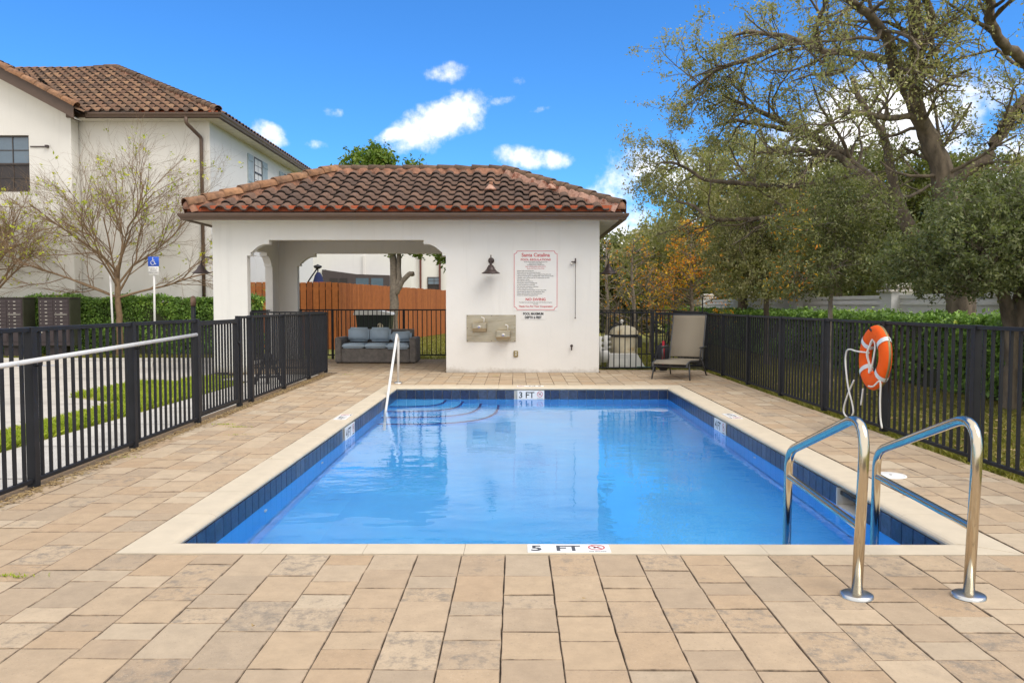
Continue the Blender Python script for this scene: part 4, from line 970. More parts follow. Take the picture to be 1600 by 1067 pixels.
fence('metal_fence', 'short black fence between the pavilion wall and the rear gate', (RX + 0.04, 17.2), (2.96, 17.2), [1.19], 0.03, 1.255, 0.122, 0.02, 0.055)
fence('metal_fence', 'farther black fence around the pool equipment in front of the autumn trees', (RX + 0.1, 22.0), (4.3, 22.0), [0.3, 1.4, 2.54], 0.03, 1.265, 0.122, 0.02, 0.055)
fence('metal_fence', 'black fence side panel running back from the reclining chair', (4.3, 21.9), (4.16, 17.3), [1.5, 3.1, 4.4], 0.03, 1.25, 0.122, 0.02, 0.055)
def gate(label, A, B, zt, latch=None):
    A, B = V3((*A, 0)), V3((*B, 0)); d = B - A; L = d.length; u = d.normalized(); ang = math.atan2(u.y, u.x)
    t = thing('metal_gate', label, 'gate', A)
    for nm, bx in (('gate_stile', ((0.02, -0.022, 0.06), (0.07, 0.022, zt))), ('gate_stile', ((L - 0.07, -0.022, 0.06), (L - 0.02, 0.022, zt))), ('gate_rail', ((0.0715, -0.02, zt - 0.06), (L - 0.0715, 0.02, zt - 0.004))), ('gate_rail', ((0.0715, -0.02, 0.06), (L - 0.0715, 0.02, 0.115)))):
        q = MB(); q.box(*bx, 0.003); o = q.build(nm, M['fence'], t, local=True); o.rotation_euler.z = ang
    pk = MB(); pk.box((-0.011, -0.011, 0.1155), (0.011, 0.011, zt - 0.0605)); pk = pk.mesh('picket', M['fence'])
    k = round((L - 0.12) / 0.115)
    for i in range(1, k): link('picket', pk, t, u * (0.06 + (L - 0.12) * i / k), (0, 0, ang))
    for z in (0.25, zt - 0.25):
        q = MB(); q.box((-0.012, -0.03, z), (0.0195, 0.03, z + 0.07), 0.004); o = q.build('hinge', M['fence'], t, local=True); o.rotation_euler.z = ang
    q = MB(); zl = latch or zt - 0.35
    q.box((L - 0.055, -0.05, zl - 0.42 if latch else zl), (L - 0.03, -0.024, zl), 0.004); q.lathe([(0, 0.0), (0.02, 0.01), (0.02, 0.03), (0, 0.04)], (L - 0.043, -0.037, zl), 8)
    o = q.build('latch', M['fence'], t, local=True); o.rotation_euler.z = ang
    return t
gate('black metal entrance gate in the long fence beside the parking court', (lf(9.5), 9.5), (lf(10.96), 10.96), 1.215)
gate('black metal rear gate behind the reclining chair with a tall latch', (2.99, 17.2), (4.06, 17.2), 1.245, 1.54)
# white handrail on the left fence
t = thing('handrail', 'long white pipe handrail fixed along the left fence', 'handrail', (lf(2) + 0.09, 2.0, 0))
P0 = [(lf(y) + 0.085, y, 0.98 + (y - 5.77) * 0.0233) for y in (1.4, 3, 5, 7, 9.25)]
b_ = MB(); b_.tube(P0, 0.0195, 12); b_.build('rail_pipe', M['pipe'], t)
for y in (2.73, 4.42, 6.108, 7.796, 9.3):
    z = 0.98 + (y - 5.77) * 0.0233; y2 = min(y, 9.2)
    b_ = MB(); b_.tube(bend([(lf(y) + 0.038, y2, z - 0.05), (lf(y) + 0.085, y2, z - 0.05), (lf(y) + 0.085, y2, z - 0.018)], 0.02), 0.008, 6); b_.build('bracket', M['fence'], t)

# ================================================================== ladder rails and entry rail
def ladder_rail(x, label, lean):
    t = thing('grab_rail', label, 'pool rail', (x, 3.80, 0)); t['group'] = 'stainless ladder rails'
    yb, yf = 3.80, 4.90
    pts = bend([(x, yb, 0.01), (x + lean * 0.9, yb + 0.02, 0.89), (x + lean, yf, 0.505), (x + lean, yf + 0.02, -0.6)], 0.16, 8)
    b_ = MB(); b_.tube(pts, 0.0255, 18); b_.build('bent_tube', M['steel'], t)
    b_ = MB(); b_.tube([(x + lean * 0.33, yb + 0.026, 0.335), (x + lean, yf - 0.022, 0.352)], 0.020, 14, cap=False); b_.build('cross_bar', M['steel'], t)
    b_ = MB(); b_.lathe([(0.0, 0.022), (0.03, 0.022), (0.068, 0.018), (0.076, 0.014), (0.078, 0.001)], (x, yb, 0), 28); b_.build('flange', M['steelf'], t)
ladder_rail(1.650, 'stainless steel ladder rail nearer the depth marker, over the pool edge', 0.04)
ladder_rail(2.190, 'stainless steel ladder rail nearer the skimmer lid, over the pool edge', 0.045)
t = thing('entry_rail', 'slanting white handrail rising from the pool steps', 'pool rail', (-2.10, 14.3, 0))
b_ = MB(); b_.tube(bend([(-2.115, 14.25, 0.0), (-2.10, 14.2, 0.80), (-2.08, 13.9, 0.885), (-2.04, 13.6, 0.86), (-1.99, 12.05, -0.25), (-1.83, 11.0, -0.98)], 0.10, 6), 0.022, 14); b_.build('bent_tube', M['pipe'], t)
b_ = MB(); b_.lathe([(0.0, 0.03), (0.03, 0.03), (0.05, 0.02), (0.072, 0.014), (0.076, 0.001)], (-2.115, 14.25, 0), 20); b_.build('flange', M['steelf'], t)

# ================================================================== life ring
t = thing('life_ring', 'orange life ring with white straps and rope hung on the black fence', 'life ring', (4.0, 8.80, 0.44))
rc = V3((3.965, 8.79, 0.825)); rn = V3((-1, 0.03, 0.05)).normalized()
ru = V3((0, 0, 1)) - rn * rn.z; ru.normalize(); rs = rn.cross(ru)
b_ = MB(); b_.torus(rc, 0.262, 0.098, rn, 48, 16, 0.62); ring = b_.build('ring', M['orange'], t)
b_ = MB(); b_.torus(rc - rn * 0.008, 0.344, 0.020, rn, 48, 8, 1.0); b_.build('seam', M['brass'], ring)
b_ = MB()
for ang in (38, 142, 218, 322):
    a = R(ang); d = ru * math.sin(a) + rs * math.cos(a); tg = rn.cross(d)
    v = []; f = []
    for w in (-0.026, 0.026):
        for k in range(14):
            q = 2 * math.pi * k / 14; v.append(rc + d * (0.262 + 0.103 * math.cos(q)) + rn * 0.103 * 0.66 * math.sin(q) + tg * w)
    f = [(k, (k + 1) % 14, 14 + (k + 1) % 14, 14 + k) for k in range(14)]; b_ = MB(); b_.add(v, f, True); b_.build('strap', M['strap'], t)
def rp(a, b2, o=0.09): return rc + rs * a + ru * b2 + rn * o
b_ = MB()
s_ = -1 if rs.y > 0 else 1      # towards the camera side is -y
n_ = -s_
b_.tube(cpath([rp(0.02, 0.20, 0.02), rp(0.03 * n_, 0.05, 0.08), rp(0.02, -0.08, 0.05), rp(-0.02 * n_, -0.17, 0.06), rp(-0.09 * n_, -0.05, 0.06), rp(-0.05 * n_, 0.14, 0.03), rp(0.0, 0.19, 0.05), rp(0.05 * n_, 0.02, 0.06), rp(-0.04 * n_, -0.15, 0.04)]), 0.0095, 6)
b_.tube(cpath([rp(0.02 * n_, 0.05, 0.06), rp(0.25 * n_, 0.05, 0.10), rp(0.46 * n_, 0.06, 0.10), rp(0.56 * n_, 0.03, 0.10), rp(0.57 * n_, -0.1, 0.10), rp(0.42 * n_, -0.36, 0.11), rp(0.25 * n_, -0.56, 0.11), rp(0.22 * n_, -0.66, 0.11), rp(0.36 * n_, -0.72, 0.11), rp(0.50 * n_, -0.66, 0.11), rp(0.42 * n_, -0.48, 0.11), rp(0.28 * n_, -0.28, 0.10)]), 0.0095, 6)
b_.tube(cpath([rp(0.16 * n_, -0.36, 0.04), rp(0.165 * n_, -0.55, 0.05)]), 0.0095, 6)
b_.tube(cpath([rp(-0.1 * n_, -0.31, 0.09), rp(-0.22 * n_, -0.30, 0.09), rp(-0.29 * n_, -0.24, 0.05), rp(-0.30 * n_, -0.45, 0.04), rp(-0.34 * n_, -0.62, 0.04), rp(-0.42 * n_, -0.72, 0.05)]), 0.0095, 6)
b_.build('rope', M['rope'], t)
b_ = MB(); b_.tube([(4.066, 8.80, 1.11), (3.94, 8.80, 1.10), (3.90, 8.80, 1.15)], 0.012, 6); b_.build('hook', M['fence'], t)

# ================================================================== wicker sofa
t = thing('wicker_sofa', 'grey wicker sofa with three seats and pale blue cushions', 'sofa', (-3.37, 19.55, 0))
x0, x1, y0, y1 = -4.345, -2.395, 19.05, 19.95
b_ = MB(); b_.box((x0 + 0.16, y0 + 0.02, 0.02), (x1 - 0.16, y1 - 0.18, 0.36), 0.015); b_.build('seat_base', M['wicker'], t)
for xa, xb in ((x0, x0 + 0.158), (x1 - 0.158, x1)):
    b_ = MB(); b_.box((xa, y0, 0.02), (xb, y1 - 0.02, 0.62), 0.025); b_.build('armrest', M['wicker'], t)
b_ = MB(); b_.prism([(y1 - 0.178, 0.02), (y1, 0.02), (y1 + 0.10, 0.80), (y1 - 0.03, 0.80)], (x0 + 0.16, 0, 0), (0, 1, 0), (0, 0, 1), (x1 - x0 - 0.32, 0, 0)); b_.build('backrest', M['wicker'], t)
wS = (x1 - x0 - 0.34) / 3
for i in range(3):
    a = x0 + 0.17 + i * wS
    b_ = MB(); b_.rbox((a + 0.004, y0 - 0.04 - 0.03 * (i == 2), 0.362 - 0.02 * (i == 2)), (a + wS - 0.004, y1 - 0.25, 0.475), 0.035, 3, 0.25); o = b_.build('seat_cushion', M['cush'], t)
    h = 0.83 if i < 2 else 0.73
    b_ = MB(); b_.rbox((a + 0.01, y1 - 0.36, 0.478), (a + wS - 0.006, y1 - 0.20, h), 0.05, 3, 0.3); o = b_.build('back_cushion', M['cush'], t)
    o.rotation_euler.x = R(-6); o.location = (0, 0.05 + math.sin(R(6)) * 0.0, 0.03) if i < 2 else (0.02, 0.03, 0.0)
    if i == 2: o.rotation_euler.y = R(-3)
for x in (x0 + 0.06, x1 - 0.06):
    for y in (y0 + 0.06, y1 - 0.08):
        b_ = MB(); b_.box((x - 0.025, y - 0.025, 0), (x + 0.025, y + 0.025, 0.019)); b_.build('foot', M['chair'], t)

# ================================================================== reclining chair
t = thing('lounge_chair', 'reclining patio chair with tan sling and dark frame by the rear gate', 'lounge chair', (3.126, 15.34, 0), R(-27)); t.scale = (1.06, 1.06, 1.03)
def L3(*p): return p
wC = 0.31
# local frame: +x width, -y towards the pool, back at +y
seat = [(-0.52, 0.29), (-0.49, 0.315), (-0.30, 0.345), (0.0, 0.33), (0.40, 0.315), (0.55, 0.33)]
back_ = [(0.55, 0.36), (0.60, 0.55), (0.70, 0.85), (0.79, 1.16)]
def strip(path, th=0.006, w=wC - 0.012):
    q = MB(); v = []
    for (y, z) in path: v += [(-w, y, z), (w, y, z)]
    k = len(path); f = [(2 * i, 2 * i + 1, 2 * i + 3, 2 * i + 2) for i in range(k - 1)]; q.add(v, f, True); return q
def smooth2(path, n=6): return [(p.x, p.y) for p in cpath([(a, b2, 0) for a, b2 in path], n)]
o = strip(smooth2(seat)).build('seat_sling', M['sling'], t, local=True); so = o.modifiers.new('s', 'SOLIDIFY'); so.thickness = 0.008
o = strip(smooth2(back_)).build('back_sling', M['sling'], t, local=True); so = o.modifiers.new('s', 'SOLIDIFY'); so.thickness = 0.008
for s_ in (-1, 1):
    b_ = MB(); b_.tube([(s_ * wC, y, z - 0.008) for y, z in smooth2([(-0.53, 0.24)] + seat)], 0.015, 8); b_.build('side_rail', M['chair'], t, local=True)
    b_ = MB(); b_.tube([(s_ * wC, y + 0.012, z) for y, z in smooth2([(0.54, 0.30)] + back_)], 0.015, 8); b_.build('back_rail', M['chair'], t, local=True)
    b_ = MB(); b_.tube([(s_ * wC, -0.40, 0.30), (s_ * (wC + 0.035), -0.46, 0.0)], [0.017, 0.014], 8); b_.build('leg', M['chair'], t, local=True)
    b_ = MB(); b_.tube([(s_ * wC, 0.50, 0.30), (s_ * (wC + 0.035), 0.74, 0.0)], [0.017, 0.014], 8); b_.build('leg', M['chair'], t, local=True)
    b_ = MB(); b_.tube(bend([(s_ * (wC + 0.03), 0.25, 0.30), (s_ * (wC + 0.05), 0.22, 0.54), (s_ * (wC + 0.05), 0.62, 0.56)], 0.08), 0.016, 8); b_.rbox((s_ * (wC + 0.05) - 0.03, 0.20, 0.55), (s_ * (wC + 0.05) + 0.03, 0.60, 0.575), 0.01, 2); b_.build('armrest', M['chair'], t, local=True)

for (ya, za, ra) in ((-0.42, 0.24, 0.012), (0.55, 0.24, 0.012), (0.80, 1.165, 0.015), (0.62, 0.14, 0.010)):
    b_ = MB(); b_.tube([(-wC, ya, za), (wC, ya, za)], ra, 8); b_.build('stretcher', M['chair'], t, local=True)
# a bag behind the chair
t = thing('folded_bag', 'black and red folded bag half hidden behind the reclining chair', 'bag', (3.12, 16.7, 0))
b_ = MB(); b_.rbox((2.98, 16.6, 0.03), (3.22, 16.85, 0.60), 0.05, 3, 0.2); o = b_.build('body', M['blackcl'], t)
b_ = MB(); b_.rbox((3.05, 16.57, 0.16), (3.10, 16.60, 0.66), 0.012, 2); b_.build('flap', M['redcl'], t)
b_ = MB(); b_.tube(bend([(3.0, 16.7, 0.55), (2.93, 16.65, 0.30), (2.90, 16.6, 0.02)], 0.1), 0.02, 8); b_.tube(bend([(3.12, 16.6, 0.6), (3.15, 16.58, 0.85), (3.2, 16.7, 0.86), (3.2, 16.72, 0.6)], 0.05), 0.012, 8); b_.build('strap', M['blackcl'], t)

# ================================================================== pool equipment
t = thing('pool_filter', 'cream domed pool filter tank behind the short black fence', 'pool filter', (2.52, 18.6, 0))
cx, cy = 2.52, 18.6
b_ = MB(); b_.lathe([(0.0, 0.0), (0.30, 0.0), (0.325, 0.30), (0.33, 0.665)], (cx, cy, 0.0), 28); b_.build('tank', M['tank'], t)
b_ = MB(); b_.lathe([(0.335, 0.66), (0.352, 0.665), (0.352, 0.715), (0.335, 0.72)], (cx, cy, 0.0), 28); b_.build('clamp_band', M['black'], t)
b_ = MB(); b_.lathe([(0.335, 0.718), (0.325, 0.80), (0.25, 0.88), (0.12, 0.92), (0.0, 0.925)], (cx, cy, 0), 28); b_.build('dome', M['tank'], t)
b_ = MB(); b_.tube([(cx - 0.05, cy, 0.92), (cx - 0.05, cy, 1.0)], 0.02, 8); b_.lathe([(0, 0.98), (0.04, 1.0), (0.045, 1.04), (0, 1.07)], (cx - 0.05, cy, 0), 12); b_.build('pressure_gauge', M['white'], t)
b_ = MB(); b_.tube(bend([(cx - 0.05, cy - 0.02, 0.95), (cx - 0.2, cy - 0.1, 0.97), (cx - 0.36, cy - 0.1, 0.8), (cx - 0.37, cy - 0.1, 0.4)], 0.12), 0.018, 8); b_.build('air_tube', M['black'], t)
b_ = MB(); b_.box((cx + 0.28, cy - 0.34, 0.42), (cx + 0.38, cy - 0.26, 0.70), 0.01); b_.build('handle', M['black'], t)
t = thing('equipment_pad', 'pale concrete block in front of the cream pool filter', 'concrete block', (2.45, 18.0, 0))
b_ = MB(); b_.prism([(2.07, 0.0), (2.90, 0.0), (2.80, 0.16), (2.72, 0.30), (2.10, 0.30)], (0, 17.75, 0), (1, 0, 0), (0, 0, 1), (0, 0.48, 0)); b_.build('block', M['vinyl'], t)
b_ = MB(); b_.box((2.2, 17.744, 0.06), (2.5, 17.7495, 0.2)); b_.build('plate', M['white'], t)
t = thing('pool_pump', 'grey pool pump with white pipes beside the pavilion corner', 'pump', (2.0, 18.2, 0))
b_ = MB(); b_.tube([(1.95, 18.0, 0.30), (1.95, 18.5, 0.30)], 0.10, 14); b_.build('motor', M['black'], t)
b_ = MB(); b_.lathe([(0, 0), (0.11, 0), (0.12, 0.2), (0.09, 0.26), (0, 0.27)], (2.0, 17.85, 0.12), 14); b_.build('strainer_pot', M['vinyl'], t)
b_ = MB()
for z in (0.42, 0.54, 0.66): b_.tube(bend([(1.80, 18.0, z), (2.02, 17.95, z), (2.05, 18.3, z), (2.22, 18.5, z)], 0.06), 0.034, 10)
b_.tube([(1.9, 17.9, 0.05), (1.9, 17.9, 0.7)], 0.03, 10); b_.tube([(2.03, 17.96, 0.36), (2.03, 17.96, 0.72)], 0.045, 10); b_.build('pipework', M['white'], t)
b_ = MB(); b_.tube(cpath([(2.1, 17.5, 0.02), (2.5, 17.42, 0.02), (2.8, 17.45, 0.02), (3.0, 17.6, 0.02), (2.7, 17.7, 0.02)]), 0.016, 8)
b_.top('garden_hose', M['green'], 'green garden hose lying on the ground under the short fence', 'hose')
# dark pipe assembly outside the left fence
t = thing('water_valve', 'dark iron water valve assembly standing behind the left fence', 'water valve', (-4.5, 14.4, 0))
b_ = MB(); b_.tube([(-4.72, 14.3, -0.03), (-4.53, 14.4, 0.46)], 0.03, 8); b_.tube([(-4.28, 14.5, -0.03), (-4.47, 14.4, 0.46)], 0.03, 8); b_.tube([(-4.5, 14.4, -0.03), (-4.5, 14.4, 0.62)], 0.026, 8); b_.tube([(-4.70, 14.3, 0.10), (-4.30, 14.5, 0.10)], 0.018, 8); b_.build('pipe', M['fence'], t)
for (x, y, z, r_) in ((-4.5, 14.4, 0.62, 0.06), (-4.5, 14.4, 0.47, 0.085), (-4.58, 14.36, 0.38, 0.05), (-4.40, 14.44, 0.36, 0.05), (-4.68, 14.32, 0.08, 0.05), (-4.5, 14.4, 0.12, 0.045)):
    b_ = MB(); b_.lathe([(0, -r_), (r_ * 0.8, -r_ * 0.6), (r_, 0), (r_ * 0.8, r_ * 0.6), (0, r_)], (x, y, z), 10); b_.build('valve_body', M['fence'], t)
b_ = MB(); b_.torus((-4.5, 14.34, 0.66), 0.06, 0.01, (0, 1, 0.2), 16, 6); b_.build('hand_wheel', M['fence'], t)
# debris: pebbles and dry leaves along the fence foot, weeds in the joints
n_ = 5200; yv = rng.uniform(2.2, 16.2, n_); V = []; xo = -3.74 - 0.0203 * (yv - 6.04) + rng.normal(0.085, 0.05, n_)
def chips(x, y, z, size, jitter=0.5):
    k = len(x); q = np.zeros((k, 4, 3)); a = rng.uniform(0, 6.28, k); s_ = size * rng.uniform(1 - jitter, 1 + jitter, k); e = s_ * rng.uniform(0.4, 0.9, k)
    tz = rng.normal(0, 0.35, (k, 2))
    for i, (cx_, cy_) in enumerate(((1, 0), (0, 1), (-1, 0), (0, -1))):
        dx = cx_ * s_ * np.cos(a) - cy_ * e * np.sin(a); dy = cx_ * s_ * np.sin(a) + cy_ * e * np.cos(a)
        q[:, i, 0] = x + dx; q[:, i, 1] = y + dy; q[:, i, 2] = z + np.abs(dx * tz[:, 0] + dy * tz[:, 1]) + 0.003
    return q.reshape(-1, 3), np.arange(4 * k).reshape(-1, 4)
V, Q = chips(np.minimum(xo, -3.52), yv, np.where(xo > -3.68, 0.003, -0.008), 0.014)
tag(link('leaf_litter', npmesh('leaf_litter', V, Q, M['litter'])), kind='stuff')
b_ = MB(); b_.add([(-3.92, 0, -0.012), (-3.69, 0, -0.012), (-3.69, 16.4, -0.012), (-4.02, 16.4, -0.012)], [(0, 1, 2, 3)]); tag(b_.build('gravel_strip', pm('soil', (0.22, 0.15, 0.085), 0.95, var=0.4, scale=40, bump=0.8)), kind='structure')

# ================================================================== big house
HX, HY, HB = -9.15, 24.0, 36.0
WX, WY = -13.05, 23.55
house = thing('house', 'two storey cream house with brown tiled roof and grey shutters', 'house', (-12.5, HY, 0))
EZH = 6.92
b_ = MB(); b_.box((WX - 0.2, HY, -0.06), (HX, HB, EZH - 0.03)); b_.build('main_wall', M['stucco_h'], house)
def gz(x): return 6.90 + 0.535 * (-12.72 - x)
gx = -20.5; ridge_x = -17.6
# wing wall with a window opening
w0, w1, wz0, wz1 = -15.35, -14.30, 4.72, 6.37
b_ = MB()
for poly in ([(-23, -0.06), (w0, -0.06), (w0, gz(w0)), (ridge_x, gz(ridge_x)), (-23, gz(ridge_x) - 2.4)],
             [(w1, -0.06), (WX, -0.06), (WX, gz(WX)), (w1, gz(w1))],
             [(w0, -0.06), (w1, -0.06), (w1, wz0), (w0, wz0)], [(w0, wz1), (w1, wz1), (w1, gz(w1)), (w0, gz(w0))]):
    b_.prism(poly, (0, WY, 0), (1, 0, 0), (0, 0, 1), (0, 0.4, 0))
b_.build('wing_wall', M['stucco_h'], house)
def window(parent, o, u, w, wd, ht, nx, ny, lower=None, dep=0.07, sill=None):
    """frame, glazing bars and panes in a recess; o = lower left corner, u right, w up"""
    o, u, w = V3(o), V3(u), V3(w); nn = u.cross(w)
    org = o - nn * dep; fr = MB(); t_ = 0.045
    def bx(a0, a1, c0, c1, d0, d1, q): 
        q.prism([(a0, c0), (a1, c0), (a1, c1), (a0, c1)], org + nn * d0, u, w, nn * (d1 - d0))
    bx(0, wd, 0, t_, 0, 0.04, fr); bx(0, wd, ht - t_, ht, 0, 0.04, fr); bx(0, t_, t_, ht - t_, 0, 0.04, fr); bx(wd - t_, wd, t_, ht - t_, 0, 0.04, fr)
    bx(t_, wd - t_, ht * 0.5 - 0.025, ht * 0.5 + 0.025, 0, 0.05, fr)
    f_ = fr.build('window', M['frame'], parent)
    bars = MB()
    for s0, s1 in ((0.5 * ht + 0.025, ht - t_), (t_, 0.5 * ht - 0.025)):
        for i in range(1, nx): x = t_ + (wd - 2 * t_) * i / nx; bx(x - 0.011, x + 0.011, s0, s1, 0.0, 0.028, bars)
        z = (s0 + s1) / 2; bx(t_, wd - t_, z - 0.011, z + 0.011, 0.0, 0.026, bars)
    bars.build('glazing_bar', M['frame'], f_)
    p = MB(); bx(t_, wd - t_, ht * 0.5 + 0.025, ht - t_, -0.002, 0.008, p); p.build('pane', M['glass'], f_)
    p = MB(); bx(t_, wd - t_, t_, ht * 0.5 - 0.025, -0.002, 0.010, p); p.build('pane', M['screen'] if lower else M['glass'], f_)
    return f_
window(house, (w0, WY, wz0), (1, 0, 0), (0, 0, 1), w1 - w0, wz1 - wz0, 2, 2, True, 0.10)
b_ = MB(); b_.box((-14.25, WY - 0.03, 6.02), (-13.72, WY - 0.001, 6.05)); b_.box((-13.78, WY - 0.10, 6.00), (-13.70, WY - 0.001, 6.07)); b_.build('wall_bracket', M['bronze'], house)
for y0, y1 in ((27.95, 28.80), (31.6, 32.6)):
    b_ = MB(); b_.box((HX + 0.002, y0 - 0.03, 5.48), (HX + 0.03, y1 + 0.03, 6.56)); 
    window(house, (HX + 0.055, y0, 5.5), (0, 1, 0), (0, 0, 1), y1 - y0, 1.05, 2, 2, True, 0.05)
    b_.build('window_trim', M['stucco'], house)
    for a, c in ((y0 - 0.62, y0 - 0.06), (y1 + 0.10, y1 + 0.66)):
        b_ = MB(); b_.box((HX + 0.001, a, 5.48), (HX + 0.035, c, 6.56)); sh = b_.build('shutter', M['shutter'], house)
        b_ = MB(); b_.box((HX + 0.036, a + 0.03, 5.62), (HX + 0.055, c - 0.03, 5.70)); b_.box((HX + 0.036, a + 0.03, 6.34), (HX + 0.055, c - 0.03, 6.42)); b_.build('batten', M['shutter'], sh)
# roof
HEX, HEY = HX + 0.47, HY - 0.5
AP = V3((-14.86, 29.9, 10.12)); hr = AP.z - EZH - 0.08; hz = EZH + 0.08
RL = V3((-19.2, 30.3, 9.86))
b_ = MB(); b_.add([(HEX, HEY, hz), tuple(AP), tuple(RL), (-12.75, HEY, hz), (AP.x, 36.5, AP.z), (HEX, 36.5, hz)], [(0, 1, 2, 3), (0, 5, 4, 1), (1, 4, 2)]); b_.build('roof_deck', M['dark'], house)
b_ = MB(); gy = WY - 0.45
b_.add([(-12.55, gy, gz(-12.55) + 0.1), (ridge_x, gy, gz(ridge_x) + 0.1), (ridge_x, 31, gz(ridge_x) + 0.1), (-12.55, 31, gz(-12.55) + 0.1), (-23, gy, gz(ridge_x) - 2.4), (-23, 31, gz(ridge_x) - 2.4)], [(0, 3, 2, 1), (1, 2, 5, 4)]); b_.build('wing_roof_deck', M['dark'], house)
hv = V3((0, AP.y - HEY, hr)); hn = V3((0, -hr, AP.y - HEY)); hSL = hv.length
def hw(b2):
    z = hz + b2 / hSL * hr
    lo = (-12.72 - (z - 7.02) / 0.535) if z < gz(ridge_x) else -19.0
    hi = HEX - (HEX - AP.x) * b2 / hSL
    return (lo + 30, hi + 30)
HT = 0.288
tile_slope(house, (-30, HEY, hz), (1, 0, 0), hv, hn, hw, hSL - 0.15, HT, 0.40, M['htile'], M['htile_s'], False, 0.066, 0.032)
rv = V3((AP.x - HEX, 0, hr)); rnn = V3((hr, 0, HEX - AP.x)); rSL = rv.length
tile_slope(house, (HEX, HEY, hz), (0, 1, 0), rv, rnn, lambda b2: ((AP.y - HEY) * b2 / rSL, 13.0), rSL - 0.1, HT, 0.40, M['htile'], M['htile_s'], True, 0.06, name='side_roof_tile')
gv = V3((ridge_x + 12.55, 0, gz(ridge_x) - gz(-12.55))); 
tile_slope(house, (-12.55, gy + 0.1, gz(-12.55) + 0.1), (0, 1, 0), gv, (gv.z, 0, -gv.x), lambda b2: (0, 6.0), gv.length - 0.1, HT, 0.40, M['htile'], M['htile_s'], True, 0.06, name='wing_roof_tile')
caps(house, (HEX - 0.05, HEY + 0.05, hz + 0.02), AP, 0.36, 0.13, M['capd'], 0.09, M['mortar'], 0.08, 0.1)
caps(house, RL, AP, 0.40, 0.13, M['capd'], 0.09, M['mortar'], 0.08, 0.1)
caps(house, (-12.70, gy + 0.02, gz(-12.70) + 0.08), (ridge_x, gy + 0.02, gz(ridge_x) + 0.08), 0.42, 0.17, M['cap'], 0.13)
b_ = MB(); b_.prism([(-12.72, gz(-12.72) - 0.14), (ridge_x, gz(ridge_x) - 0.14), (ridge_x, gz(ridge_x) + 0.24), (-12.72, gz(-12.72) + 0.24)], (0, gy + 0.001, 0), (1, 0, 0), (0, 0, 1), (0, 0.04, 0))
b_.build('rake_board', M['gutter'], house)
b_ = MB(); b_.prism([(-12.72, gz(-12.72) - 0.14), (ridge_x, gz(ridge_x) - 0.14), (ridge_x, gz(ridge_x) - 0.10), (-12.72, gz(-12.72) - 0.10)], (0, gy + 0.042, 0), (1, 0, 0), (0, 0, 1), (0, 0.40, 0)); b_.build('rake_soffit', M['soffit'], house)
b_ = MB(); b_.box((-12.9, HEY + 0.02, EZH - 0.06), (HEX - 0.02, HY - 0.002, EZH - 0.03)); b_.box((HX + 0.002, HY - 0.0, EZH - 0.06), (HEX - 0.02, HB, EZH - 0.03)); b_.build('soffit', M['soffit'], house)
b_ = MB(); b_.box((-12.6, HEY + 0.005, EZH - 0.07), (HEX - 0.001, HEY + 0.03, hz - 0.02)); b_.box((HEX - 0.03, HEY + 0.031, EZH - 0.07), (HEX - 0.001, HB, hz - 0.02)); b_.build('fascia', M['gutter'], house)
b_ = MB(); b_.box((-12.4, HEY + 0.04, hz - 0.018), (HEX - 0.05, HEY + 0.07, hz + 0.07)); b_.build('tile_stop', M['terra'], house)
b_ = MB(); b_.box((-13.15, HEY - 0.02, EZH - 0.05), (-11.15, HY + 0.8, EZH + 0.16)); b_.build('flashing', M['gutter'], house)
gutter(house, 'gutter', (-12.55, HEY + 0.004, 0), (1, 0, 0), (0, -1, 0), HEX + 12.55, EZH - 0.05, 0, 1)
gutter(house, 'gutter', (HEX, HEY + 0.004, 0), (0, 1, 0), (1, 0, 0), HB - HEY, EZH - 0.05, 1, 0)
b_ = MB(); b_.tube(bend([(-9.62, HEY - 0.05, EZH - 0.05), (-9.62, HEY - 0.05, EZH - 0.22), (-9.38, HY - 0.06, EZH - 0.55), (-9.38, HY - 0.06, 0.0)], 0.12, 5), 0.055, 8); b_.build('downspout', M['gutter'], house)

